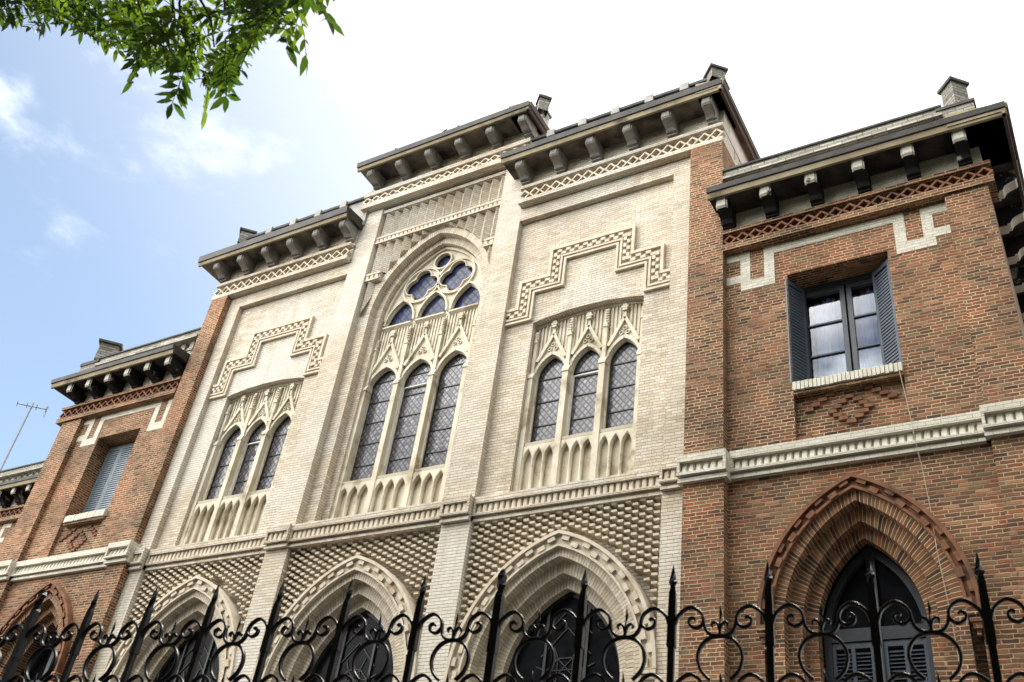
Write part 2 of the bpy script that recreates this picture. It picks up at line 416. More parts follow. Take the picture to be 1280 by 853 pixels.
def foil(cx, cz, R0, n=4, lobes=.49):
    """quatrefoil outline: arcs between the cusps, nothing self-crossing"""
    rl = R0*lobes; off = R0-rl; out = []
    h = math.pi/n; t_ = off*math.cos(h) + math.sqrt(max(0, (off*math.cos(h))**2-off*off+rl*rl))
    px_, pz_ = t_*math.cos(h)-off, t_*math.sin(h)
    am = math.atan2(pz_, px_)
    for k in range(n):
        a0 = math.pi/2 + k*2*math.pi/n
        for i in range(-7, 7):
            a = a0 + i/7*am
            out.append((cx+off*math.cos(a0)+rl*math.cos(a), cz+off*math.sin(a0)+rl*math.sin(a)))
    return out
def lancet(c, hw, zb, zs, za, n=8):
    h = za-zs; r = (h*h+hw*hw)/(2*hw)
    return open_poly(c, zs, r-hw, r, zb, n)

# ================================================================== BUILDING
BX, BY = -9.09, 10.0
B = thing('school_building', 'large neo-Gothic building with cream brick centre, red brick wings and pointed arches', 'building', (BX, BY, 0))

# ---- string courses -------------------------------------------------------
def string_course(segs, mat, name='string_course', dz=0., dm='creams', fl=.006):
    mb = MB()
    for u0, u1, b0 in segs:
        zc = lambda z: z+dz
        bk = b0-.12
        mb.box(u0, u1, bk, b0+.10, zc(7.845), zc(7.943), mat)
        mb.box(u0, u1, bk, b0+.028, zc(7.70), zc(7.845), mat)
        mb.box(u0, u1, bk, b0+.10, zc(7.664), zc(7.70), mat)
        mb.box(u0, u1, bk, b0+.035, zc(7.635), zc(7.664), mat)
        mb.box(u0, u1, bk, b0+.062, zc(7.585), zc(7.635), mat)
        for a, c in ((u0, u0+.035), (u1-.035, u1)): mb.box(a, c, b0+.02, b0+.096, zc(7.70), zc(7.845), mat)
        w = u1-u0-.07; n = max(1, int(round(w/.09))); p = w/n
        for k in range(n):
            a = u0+.035+k*p+p*.07; c = a+p*.86; q = random.uniform(-.004, .004)
            prof = [(a, b0+.02), (c, b0+.02), (c, b0+.05+q), (c-p*.16, b0+.074+q), (a+p*.16, b0+.074+q), (a, b0+.05+q)]
            # soldier brick with rounded face: top slopes back a little
            for i in range(6):
                j = (i+1) % 6; P, Q = prof[i], prof[j]
                tp, tq = (fl if P[1] > b0+.03 else 0), (fl if Q[1] > b0+.03 else 0)
                mb.quad([(P[0], -P[1], zc(7.70)), (Q[0], -Q[1], zc(7.70)), (Q[0], -Q[1]+tq, zc(7.838)), (P[0], -P[1]+tp, zc(7.838))], dm)
            mb.face([(P[0], -P[1]+(fl if P[1] > b0+.03 else 0), zc(7.838)) for P in prof], [P for P in prof], dm)
    return mb.build(name, B)

CB = [(-1.79, -1.335, 0), (1.445, 1.915, 0)]
string_course([(-4.81, -4.52, 0), (-4.52, -1.79, -.11), CB[0], (-1.335, 1.445, -.05), CB[1], (1.915, 4.70, -.11), (4.70, 5.03, 0)], 'cream')
string_course([(4.985, 5.60, .14)], 'white', dz=-.03, dm='pale2', fl=.03)
string_course([(5.60, 8.437, 0), (8.39, 9.02, .10)], 'white', dm='pale2', fl=.03)
string_course([(-5.31, -4.76, .14)], 'white', dz=.10, dm='pale2', fl=.03)
string_course([(-7.99, -5.31, 0), (-8.62, -7.99, .10)], 'white', dz=.13, dm='pale2', fl=.03)

# ---- central block --------------------------------------------------------
AC, AZS = .10, 12.1                       # big window: centre and springing
AW, AH = 1.32, 1.73
AR = (AH*AH+AW*AW)/(2*AW); AE = AR-AW
AR1, AR2 = AR-.125, AR-.255
mb = MB()
mb.box(-1.79, 1.915, -1.0, -9.0, 0, 15.6, 'cream')                       # core
pan = [(-1.335, 7.6), (AC-AW, 7.6)] + arc_pts(AC, AZS, AE, AR) + [(AC+AW, 7.6), (1.445, 7.6), (1.445, 14.80), (-1.335, 14.80)]
mb.prism(pan, -.14, -1.0, 'cream')
mb.box(-1.79, 1.915, -.004, -1.0, 14.77, 15.58, 'cream')
mb.build('wall', B, 'cream brick wall of the tall central block')
for u0, u1, _ in CB:
    mb = MB(); mb.box(u0, u1, 0, -1.0, 0, 14.75, 'creamw'); mb.build('pilaster', B)
mb = MB()
arch_band(mb, AC, AZS, AE, AR+.002, AR1, -.137, -.29, 7.6, 'cream')
mb.build('arch', B, 'outer brick order of the tall central window')
mb = MB()
arch_band(mb, AC, AZS, AE, AR1+.002, AR2, -.28, -.62, 7.6, 'cream')
mb.build('arch', B, 'inner brick order of the tall central window')
# ribbed panel over the arch
mb = MB()
def dent_band(mb, u0, u1, z0, z1, d, mat):
    mb.box(u0, u1, -.145, d, z1-.045, z1, mat); mb.box(u0, u1, -.145, d, z0, z0+.045, mat); mb.box(u0, u1, -.145, d-.03, z0+.045, z1-.045, mat)
    n = int((u1-u0)/.09)
    for k in range(n):
        a = u0+k*(u1-u0)/n
        mb.box(a+.008, a+.072, d-.035, d-.006, z0+.045, z1-.058, 'creams')
mb.box(-1.335, 1.445, -.145, -.025, 14.615, 14.685, 'cream')
dent_band(mb, -1.335, 1.445, 13.815, 13.975, -.028, 'cream')
for s in (-1, 1):
    zz = 12.955
    x = AC + s*(math.sqrt((AR)**2-(12.97-AZS)**2)-AE+.02)
    a, c = sorted((x, -1.335 if s < 0 else 1.445)); dent_band(mb, a, c, 12.885, 13.06, -.028, 'cream')
n = 14; p = 2.78/n
for k in range(n):
    a = -1.335+k*p
    for z0, z1 in ((13.975, 14.615), (13.06, 13.815), (12.15, 12.885)):
        q = [(a+.004, -.145), (a+p-.004, -.145), (a+p*.5, -.04)]
        inside = abs(a+p/2-AC) < AW
        if inside and z1 < AZS+.9 and arch_z(AC, AZS, AE, AR, a+p/2) > z1-.04: continue
        if inside and z0 < 12.5 and abs(a+p/2-AC) > AW-.03: continue
        zq = [min(z1-.01, max(z0, arch_z(AC, AZS, AE, AR, P[0])+.012 if abs(P[0]-AC) < AW else z0)) for P in q]
        for i in range(3):
            P, Q = q[i], q[(i+1) % 3]; zp, zr = zq[i], zq[(i+1) % 3]
            mb.quad([(P[0], -P[1], zp), (Q[0], -Q[1], zr), (Q[0], -Q[1], z1), (P[0], -P[1], z1)], 'cream')
        mb.face([(P[0], -P[1], z) for P, z in zip(q, zq)], [(P[0], P[1]) for P in q], 'cream')
        mb.face([(P[0], -P[1], z1) for P in q], [(P[0], P[1]) for P in q], 'cream')
mb.build('ribbed_panel', B)

# ---- lattice friezes ------------------------------------------------------
def frieze(u0, u1, zlb, zl0, zl1, zt, d, mat, back, bmat=None, pitch=.205, side=None):
    """brick ledge, two rows of tilted bricks, brick ledge"""
    mb = MB(); bmat = bmat or mat
    mb.box(u0, u1, back-.3, d, zlb, zl0, mat); mb.box(u0, u1, back-.3, d, zl1, zt, mat)
    mb.box(u0+.01, u1-.01, back-.3, back+.01, zl0, zl1, bmat)
    h = zl1-zl0; n = int(round((u1-u0)/pitch)); p = (u1-u0)/n; th = .017
    for k in range(n+1):
        for row in (0, 1):
            cx = u0+(k+.5*row)*p; zc = zl0 + h*(.42 if row == 0 else .78)
            for sg in (-1, 1):                                # one brick leaning each way, meeting at the crest
                ax, az = cx, zc; bx, bz = cx+sg*p*.5, zc-h*.42
                if not (u0-.001 <= min(ax, bx) and max(ax, bx) <= u1+.001): continue
                dx, dz = bx-ax, bz-az; l = math.hypot(dx, dz); th = .027; nx, nz = -dz/l*th*.5, dx/l*th*.5
                j = random.uniform(-.006, .006)
                mb.prism([(ax-nx, az-nz), (bx-nx, bz-nz), (bx+nx, bz+nz), (ax+nx, az+nz)], d-.012+j, back, mat+'s')
    if side:                                                   # return along the side wall
        u, dl = side
        mb.box(u-.3, u1-.002, back-.29, -dl, zlb+.002, zl0-.002, mat); mb.box(u-.3, u1-.002, back-.29, -dl, zl1+.002, zt-.002, mat); mb.box(u-.3, u1-.012, back-.2, -dl, zl0, zl1, mat)
        m = int(dl/pitch)
        for k in range(m):
            y = back - k*pitch
            mb.box(u-.02, u1-.012, y-.05, y-.075, zl0, zl1, mat)
    return mb.build('frieze', B)
frieze(-1.80, 1.95, 14.745, 14.865, 15.058, 15.157, .14, 'cream', .03)
frieze(1.915, 5.545, 13.49, 13.57, 13.83, 13.90, .143, 'cream', .03, side=(5.53, 3.))
frieze(-5.29, -1.79, 13.49, 13.57, 13.83, 13.90, .143, 'cream', .03)
frieze(5.545, 9.03, 11.18, 11.285, 11.495, 11.556, .14, 'red', .03, pitch=.185)
frieze(-8.77, -5.30, 11.22, 11.325, 11.54, 11.60, .14, 'red', .03, pitch=.185)

# ---- cornices -------------------------------------------------------------
def cornice(u0, u1, zs, zf, zm, zt, br_us, br_w, br_zb, right=0., bmat='concrete', smat='soffit', d=.5, gut='gutter', name_label=None, right_br=0, strip='strip'):
    """zs soffit, zf fascia bottom, zm strip/gutter joint, zt gutter top"""
    mb = MB()
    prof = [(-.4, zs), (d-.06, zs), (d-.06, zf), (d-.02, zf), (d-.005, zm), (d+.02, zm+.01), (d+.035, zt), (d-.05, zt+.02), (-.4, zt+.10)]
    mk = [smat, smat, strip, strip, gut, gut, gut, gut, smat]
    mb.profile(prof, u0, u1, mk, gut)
    if right:                                                  # return along the right flank
        w = u1-right
        prof2 = [(right-.3, zs), (u1-.06, zs), (u1-.06, zf), (u1-.02, zf), (u1-.005, zm), (u1+.02, zm+.01), (u1+.03, zt), (u1-.05, zt+.02), (right-.3, zt+.1)]
        y0, y1 = -(d-.0), 6.
        nn = len(prof2); mk2 = [smat, 'roof', 'roof', 'roof', 'roof', 'roof', gut, gut, smat]
        for i in range(nn):
            j = (i+1) % nn; a, c = prof2[i], prof2[j]
            mb.quad([(a[0], y0, a[1]), (c[0], y0, c[1]), (c[0], y1, c[1]), (a[0], y1, a[1])], mk2[i])
        mb.face([(a[0], y0, a[1]) for a in prof2], [a for a in prof2], strip)
    c = mb.build('cornice', B, name_label)
    def bprof(zb):
        return [(-.02, zs-.002), (d-.085, zs-.002), (d-.085, zs-.165), (d-.11, zs-.195), (d-.16, zs-.205), (d-.22, zs-.225), (d-.28, zs-.255), (d-.32, zb+.035), (.13, zb+.03), (.13, zb), (-.02, zb)]
    for u in br_us:
        mb = MB(); pr = bprof(br_zb); ch = .022
        # chamfered front block: two profiles
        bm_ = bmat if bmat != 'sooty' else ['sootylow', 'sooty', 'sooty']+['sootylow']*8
        mb.profile([(q[0], q[1]) for q in pr], u+ch, u+br_w-ch, bm_)
        pr2 = [(q[0]-(.02 if q[0] > .2 else 0), q[1]) for q in pr]
        mb.profile(pr2, u, u+ch, bm_); mb.profile(pr2, u+br_w-ch, u+br_w, bm_)
        mb.build('bracket', c)
    for k in range(right_br):
        mb = MB(); pr = bprof(br_zb); y = .55+k*.66
        n = len(pr); uu = lambda q: right + q[0]*.8
        for i in range(n):
            j = (i+1) % n
            mb.quad([(uu(pr[i]), y, pr[i][1]), (uu(pr[j]), y, pr[j][1]), (uu(pr[j]), y+br_w, pr[j][1]), (uu(pr[i]), y+br_w, pr[i][1])], bmat)
        for yy in (y, y+br_w): mb.face([(uu(q), yy, q[1]) for q in pr], [q for q in pr], 'sootylow')
        mb.build('bracket', c)
    return c
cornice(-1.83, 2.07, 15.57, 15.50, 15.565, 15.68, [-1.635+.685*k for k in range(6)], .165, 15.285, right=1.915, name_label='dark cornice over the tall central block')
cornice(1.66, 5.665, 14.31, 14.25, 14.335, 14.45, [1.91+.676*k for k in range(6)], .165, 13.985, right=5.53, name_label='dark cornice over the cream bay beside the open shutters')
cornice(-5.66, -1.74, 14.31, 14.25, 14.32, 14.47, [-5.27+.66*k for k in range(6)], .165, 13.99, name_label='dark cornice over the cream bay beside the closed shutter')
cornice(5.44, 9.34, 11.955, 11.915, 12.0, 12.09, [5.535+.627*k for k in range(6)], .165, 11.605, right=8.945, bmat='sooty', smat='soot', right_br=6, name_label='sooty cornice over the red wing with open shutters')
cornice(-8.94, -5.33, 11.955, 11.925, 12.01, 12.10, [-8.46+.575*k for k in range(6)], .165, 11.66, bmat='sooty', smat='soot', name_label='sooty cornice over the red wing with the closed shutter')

# cream frieze wall between brackets is part of each bay / wing wall below

# ---- parapets and corner piers ---------------------------------------------
def pier(parent, u, d, s, z0, z1, zc, bmat='cream', cap='coping'):
    mb = MB()
    def ring(r, z): return [(u+r*math.cos(R(45+90*k)+R(45)), -d+r*math.sin(R(45+90*k)+R(45)), z) for k in range(4)]
    def loft(A, Bq, mat):
        for k in range(4):
            l = (k+1) % 4; L = math.dist(A[k], A[l])
            mb.face([A[k], A[l], Bq[l], Bq[k]], [(0, A[k][2]), (L, A[k][2]), (L, Bq[k][2]), (0, Bq[k][2])], mat)
    a, b2 = ring(s, z0), ring(s, z1); loft(a, b2, bmat)
    e0, e1 = ring(s*1.28, z1), ring(s*1.30, z1+.05); loft(e0, e1, cap)
    mb.face(e0, [(0, 0), (1, 0), (1, 1), (0, 1)], cap)
    tp = ring(s*.25, zc); loft(e1, tp, cap); mb.face(tp, [(0, 0)]*4, cap)
    return mb.build('pier', parent)
def low_parapet(u0, u1, zb, zt, blocks, label, d=.02):
    mb = MB()
    mb.box(u0, u1, d-.25, d, zb, zt-.06, 'pale')
    mb.box(u0-.02, u1+.02, d-.3, d+.05, zt-.06, zt, 'coping')
    for u in blocks: mb.box(u, u+.15, d-.1, d+.075, zt-.13, zt+.03, 'pale')
    return mb.build('parapet', B, label)
pc = low_parapet(-1.75, 1.95, 15.6, 16.32, [], 'low roof edge above the central cornice', -.12)
for u, h in ((-.80, .10), (.82, .10)):
    mb = MB(); mb.box(u, u+.16, -.05, -.2, 16.32, 16.32+h, 'pale'); mb.build('roof_block', pc)
for u in (-1.42, .10, 1.93): pier(pc, u, -.12, .14, 16.1, 16.38 if u < 1 else 16.42, 16.55 if u < 1 else 16.62, 'grey')
pr = low_parapet(1.95, 5.52, 14.4, 15.17, [2.28+.63*k for k in range(5)], 'roof edge with pale blocks behind the cornice', .05)
pier(pr, 5.40, .06, .17, 15.0, 15.22, 15.42, 'grey')
pl = low_parapet(-5.2, -1.70, 14.4, 15.17, [-4.4+.66*k for k in range(5)], 'roof edge with pale blocks along the cream bay', .05)
pier(pl, -5.10, .0, .2, 15.0, 15.32, 15.47, 'grey')
def balustrade(u0, u1, zt, label):
    mb = MB()
    mb.box(u0, u1, -.14, .10, zt-.18, zt-.035, 'parapet'); mb.box(u0-.01, u1+.01, -.17, .13, zt-.035, zt, 'coping')
    mb.box(u0, u1, -.16, .16, zt-.24, zt-.18, 'parapet')
    mb.box(u0, u1, -.1, .09, 12.08, 12.22, 'parapet')
    n = int((u1-u0)/.235)
    for k in range(n):
        a = u0+k*(u1-u0)/n
        mb.box(a, a+.12, -.06, .05, 12.22, zt-.24, 'parapet'); mb.box(a-.02, a+.14, -.08, .07, 12.32, 12.38, 'parapet')
    return mb.build('balustrade', B, label)
bw = balustrade(5.545, 8.6, 12.83, 'cream brick parapet above the sooty cornice')
mb = MB(); mb.box(8.55, 9.0, -.35, .11, 12.1, 12.72, 'grey'); mb.box(8.53, 9.02, -.37, .13, 12.72, 12.77, 'coping'); mb.build('pier_base', bw)
pier(bw, 8.79, -.10, .165, 12.77, 13.31, 13.43, 'grey')
bw = balustrade(-8.3, -5.28, 12.80, 'openwork cream parapet above the sooty cornice')
mb = MB(); mb.box(-8.86, -8.3, -.35, .11, 12.1, 12.70, 'grey'); mb.box(-8.88, -8.28, -.37, .13, 12.70, 12.78, 'coping'); mb.build('pier_base', bw)
pier(bw, -8.42, -.10, .27, 12.78, 13.22, 13.32, 'grey')

# ---- Gothic windows -------------------------------------------------------
def saddle_bars(mb, c, hw, zb, zs, za, d):
    h = za-zs; r = (h*h+hw*hw)/(2*hw); e = r-hw; z = zb+.30
    while z < za-.1:
        w = hw if z < zs else math.sqrt(max(0, r*r-(z-zs)**2))-e
        mb.box(c-w, c+w, d, d+.012, z-.008, z+.008, 'ironbar'); z += .41
def pane(win, c, hw, zb, zs, za, d, glass, bars=True, white=False):
    mb = MB(); pts = lancet(c, hw+.03, zb-.02, zs, za+.04)
    mb.prism(pts, d, d-.02, glass)
    if bars:
        saddle_bars(mb, c, hw, zb, zs, za, d+.002)
        o, i = lancet(c, hw+.01, zb-.01, zs, za+.02), lancet(c, hw-.022, zb+.02, zs, za-.03)
        for k in range(len(o)):
            l = (k+1) % len(o)
            mb.quad([(o[k][0], -d-.014, o[k][1]), (o[l][0], -d-.014, o[l][1]), (i[l][0], -d-.014, i[l][1]), (i[k][0], -d-.014, i[k][1])], 'ironbar')
    p = mb.build('pane', win)
    if white:
        mb = MB(); zt = zs-.06
        for a, b2, z0, z1 in ((c-hw, c-hw+.022, zb, zt), (c+hw-.022, c+hw, zb, zt), (c-hw+.022, c+hw-.022, zt-.022, zt)):
            mb.box(a, b2, d+.016, d+.04, z0, z1, 'whiteframe')
        mb.build('casement_frame', win)
    return p
def stone_moulding(mb, pts, w, df, db, mat='stone', closed=False):
    """raised band following a polyline in (u,z)"""
    n = len(pts)
    for k in range(n-1 if not closed else n):
        a, c = Vector(pts[k]), Vector(pts[(k+1) % n]); t_ = (c-a)
        if t_.length < 1e-5: continue
        t_ = t_.normalized()*w*.5; nn = Vector((-t_.y, t_.x))
        mb.prism([tuple(a+nn), tuple(a-nn), tuple(c-nn), tuple(c+nn)], df, db, mat)
def tri_window(c, hw, sp, lw, z0, zsill, zs, za, zgab, zfin, zreed, outer, df, glass_d, holes, label, tops):
    win = bpy.data.objects.new('window', None); col.objects.link(win); win.parent = B; win['label'] = label
    lights = [c-sp, c, c+sp]
    if holes:
        zc = 11.87
        lowo = [(c-hw, z0), (c+hw, z0), (c+hw, zc), (c-hw, zc)]
        plate('tracery', lowo, [lancet(x, lw/2, zsill, zs, za) for x in lights], df, df-.07, 'stone', win)
        plate('tracery', [(p[0], max(p[1], zc)) for p in outer], holes, df-.001, df-.05, 'stone', win)
    else:
        plate('tracery', outer, [lancet(x, lw/2, zsill, zs, za) for x in lights], df, df-.065, 'stone', win)
    for i, x in enumerate(lights): pane(win, x, lw/2, zsill, zs, za, glass_d, 'lead', white=(i == 1))
    # blind arcade under the sill
    mb = MB(); mb.box(c-hw, c+hw, df+.004, df-.02, z0, zsill-.09, 'stone'); mb.build('arcade_back', win)
    hs = []
    for x in lights:
        q = sp/3.5
        for k in (-1, 0, 1): hs.append(lancet(x+k*q, q*.40, z0+.02, zsill-.36, zsill-.175, 5))
    plate('blind_arcade', [(c-hw, z0), (c+hw, z0), (c+hw, zsill-.10), (c-hw, zsill-.10)], hs, df+.085, df+.006, 'stone', win, .016)
    mb = MB()
    # sill: sloped, between the mullions
    for x in lights:
        a, b2 = x-sp/2+.05, x+sp/2-.05
        a, b2 = max(a, c-hw+.002), min(b2, c+hw-.002)
        mb.profile([(df-.09, zsill-.10), (df+.075, zsill-.10), (df+.085, zsill-.055), (df-.09, zsill+.012)], a, b2, 'stone')
    mb.build('sill', win)
    # mullion buttresses
    zoff = zs-.04
    for k, x in enumerate((c-1.5*sp, c-sp/2, c+sp/2, c+1.5*sp)):
        mb = MB(); w = .046
        if k in (0, 3):
            x = c-hw+.045 if k == 0 else c+hw-.045; w = .038
        mb.box(x-w, x+w, df-.06, df+.098, z0, zoff, 'stone')
        mb.profile([(df-.05, zoff), (df+.11, zoff-.005), (df+.11, zoff+.03), (df+.07, zoff+.11), (df-.05, zoff+.11)], x-w-.012, x+w+.012, 'stone')
        zt = zgab-.12
        mb.prism([(x-w*.7, zoff+.1), (x+w*.7, zoff+.1), (x+w*.62, zt), (x-w*.62, zt)], df+.075, df-.05, 'stone')
        # little gable, then crocketed pinnacle
        mb.prism([(x-w*.95, zt), (x+w*.95, zt), (x, zt+.1)], df+.09, df-.03, 'stone')
        zp = zfin-.04 if k in (1, 2) else zfin-.16
        mb.prism([(x-w*.42, zt), (x+w*.42, zt), (x+.012, zp), (x-.012, zp)], df+.06, df-.03, 'stone')
        nb = 5
        for i in range(nb):
            z = zt+.07+(zp-zt-.08)*i/nb; wq = w*.5*(1-i/nb*.6)+.012
            for sgn in (-1, 1):
                mb.prism([(x+sgn*wq*.4, z-.012), (x+sgn*wq, z), (x+sgn*(wq+.012), z+.022), (x+sgn*wq*.4, z+.02)][::sgn], df+.075, df+.012, 'stone')
            mb.box(x-.014, x+.014, df+.05, df+.085, z-.008, z+.018, 'stone')
        mb.box(x-.026, x+.026, df-.0, df+.07, zp-.01, zp+.028, 'stone')
        mb.build('mullion', win)
    # gables with finials, arch mouldings, cusped leaves, reeding behind
    for x in lights:
        mb = MB(); zf = zs+.36*(zgab-zs)
        half = sp/2-.055
        pts = [(x-half, zf), (x, zgab), (x+half, zf)]
        stone_moulding(mb, pts, .05, df+.065, df-.02)
        h = za-zs; hw2 = lw/2; r = (h*h+hw2*hw2)/(2*hw2)
        ap = arc_pts(x, zs, r-hw2, r+.035, 7)
        stone_moulding(mb, ap, .05, df+.045, df-.02)
        # solid web between moulding and gable
        ap2 = arc_pts(x, zs, r-hw2, r+.03, 7)
        apz = [p for p in ap2 if p[1] >= zf-.02]
        mb.prism([(x-half, zf)] + apz + [(x+half, zf), (x, zgab)], df+.022, df-.02, 'stone')
        # trefoil carving in the web
        cz = za + (zgab-za)*.36
        for a, rr in ((90, .05), (205, .055), (335, .055)):
            px_, pz_ = x+.055*math.cos(R(a)), cz+.055*math.sin(R(a))
            stone_moulding(mb, circle(px_, pz_, .03, n=8), .014, df+.045, df, closed=True)
        # finial
        mb.box(x-.019, x+.019, df-.01, df+.055, zgab-.02, zfin-.05, 'stone')
        for z, w in ((zfin-.10, .036), (zfin-.055, .052), (zfin-.02, .034)): mb.box(x-w, x+w, df-.005, df+.085, z-.018, z+.018, 'stone')
        mb.build('gable', win)
    mb = MB(); u = c-hw+.05
    while u < c+hw-.05:
        k = min(range(3), key=lambda i: abs(u-lights[i])); dx = abs(u-lights[k]); half = sp/2-.055; zf = zs+.36*(zgab-zs)
        zb = zf + (zgab-zf)*max(0, 1-dx/half)+.05
        ztop = tops(u)-.015
        if ztop-zb > .06: mb.prism([(u-.016, zb), (u+.016, zb), (u+.016, ztop), (u-.016, ztop)], df+.025, df-.02, 'stone')
        u += .062
    mb.build('reeding', win)
    return win

def seg_top(c, hw, zj, zm):
    """segmental head through the jamb tops and the crown"""
    s = zm-zj; r = (hw*hw+s*s)/(2*s); cz = zm-r
    return (lambda u: cz+math.sqrt(max(0, r*r-(u-c)**2)))
def bay_window(c, hw, sp, lw, dz, label):
    top = seg_top(c, hw, 10.955+dz, 11.055+dz)
    us = [c+hw-2*hw*k/12 for k in range(13)]
    outer = [(c-hw, 7.93), (c+hw, 7.93)] + [(u, top(u)) for u in us]
    w = tri_window(c, hw, sp, lw, 7.93, 8.86+dz, 9.98+dz, 10.34+dz, 10.73+dz, 10.96+dz, 11, outer, -.27, -.345, [], label, top)
    mb = MB()
    pts = [(u, top(u)-.02) for u in us]
    stone_moulding(mb, pts, .045, -.225, -.30)
    mb.build('label_moulding', w)
    return top
topR = bay_window(3.33, .925, .59, .468, 0, 'triple lancet window in the cream bay beside the open shutters')
topL = bay_window(-3.14, .93, .585, .462, .055, 'triple lancet window in the cream bay beside the closed shutter')
# central window
cw = AC-.0
outer = [(cw-1.06, 7.93), (cw+1.06, 7.93)] + [(p[0], p[1]) for p in reversed(arc_pts(AC, AZS, AE, AR2-.002, 14))]
lanc = []
for x in (-.69, .003, .688):
    lanc.append(lancet(cw+x, .278, 11.98, 12.003, 12.47, 8))
holes = lanc + [foil(cw-.37, 12.765, .34), foil(cw+.37, 12.765, .34), circle(cw, 13.235, .165)]
win = tri_window(cw-.02, 1.06, .71, .585, 7.93, 8.87, 10.62, 11.02, 11.55, 11.80, 11.9, outer, -.42, -.50, holes, 'tall central window with quatrefoil tracery', lambda u: 11.9)
for x in (-.70, 0, .70): pane(win, cw+x, .285, 11.98, 12.0, 12.48, -.475, 'blue', bars=False)
mb = MB(); mb.prism(foil(cw-.37, 12.76, .36), -.476, -.49, 'blue'); mb.build('pane', win)
mb = MB(); mb.prism(foil(cw+.37, 12.76, .36), -.476, -.49, 'blue'); mb.build('pane', win)
mb = MB(); mb.prism(circle(cw, 13.235, .18), -.476, -.49, 'blue'); mb.build('pane', win)
mb = MB(); mb.box(cw-1.05, cw+1.05, -.497, -.54, 11.95, 13.5, 'darkglass'); mb.build('backing', win)
mb = MB()
for x in (-.70, 0, .70):
    mb.profile([(-.5, 11.86), (-.40, 11.86), (-.345, 11.90), (-.345, 11.93), (-.5, 11.985)], cw+x-.30, cw+x+.30, 'stone')
    h = .48; r = (h*h+.285**2)/(.57); stone_moulding(mb, arc_pts(cw+x, 12.0, r-.285, r+.025, 7), .035, -.375, -.44)
for x in (-.37, .37): stone_moulding(mb, circle(cw+x, 12.765, .385), .03, -.38, -.44, closed=True)
for x in (-.37, .37): stone_moulding(mb, foil(cw+x, 12.765, .352), .02, -.385, -.44, closed=True)
stone_moulding(mb, circle(cw, 13.235, .185), .035, -.38, -.44, closed=True)
stone_moulding(mb, arc_pts(AC, AZS, AE, AR2-.035, 14), .05, -.37, -.44)
mb.build('tracery_moulding', win)

# ---- cream bays -----------------------------------------------------------
def cream_bay(u0, u1, fr0, fr1, wc, whw, wz, top, rl, rr, label):
    """u0,u1 bay extent between pilaster and red pier; fr strip beside the red pier; wc window"""
    mb = MB()
    us = [wc-whw+2*whw*k/12 for k in range(13)]
    pan = [(u0, 7.6), (wc-whw, 7.6)] + [(u, top(u)) for u in us] + [(wc+whw, 7.6), (u1, 7.6), (u1, 13.5), (u0, 13.5)]
    mb.prism(pan, -.11, -.5, 'cream')
    # frame: head strip and strip beside the red pier
    mb.box(u0, u1, -.5, 0, 13.205, 13.5, 'cream')
    mb.box(fr0, fr1, -.5, 0, 0, 13.5, 'cream')
    lo, hi = min(u0, fr0, rl), max(u1, fr1, rr)
    mb.box(lo, hi, -.5, .03, 13.5, 14.42, 'cream')
    mb.box(lo, hi-.001, -.5, -9, 0, 14.40, 'cream')
    return mb.build('wall', B, label)
cream_bay(1.915, 4.70, 4.70, 5.03, 3.33, .925, 10.97, topR, 5.03, 5.53, 'cream brick wall of the bay beside the open shutters')
cream_bay(-4.52, -1.79, -4.825, -4.52, -3.14, .93, 11.0, topL, -5.25, -4.825, 'cream brick wall of the bay beside the closed shutter')
mb = MB(); mb.box(5.03, 5.54, -.55, .14, 0, 13.488, 'red'); mb.box(5.53, 5.536, -.55, -7, 11.5, 13.49, 'red'); mb.build('pier', B, 'tall red brick pier beside the open shutters')
mb = MB(); mb.box(-5.256, -4.825, -.55, .14, 0, 13.488, 'red'); mb.build('pier', B, 'tall red brick pier at the end of the cream facade')
mb = MB(); mb.box(5.531, 5.535, -.2, -7, 13.9, 14.42, 'plaster'); mb.build('flank_wall', B, 'pale plastered flank under the roof edge')
mb = MB(); mb.box(1.916, 1.92, -.2, -7, 14.4, 15.52, 'plaster'); mb.build('flank_wall', B)

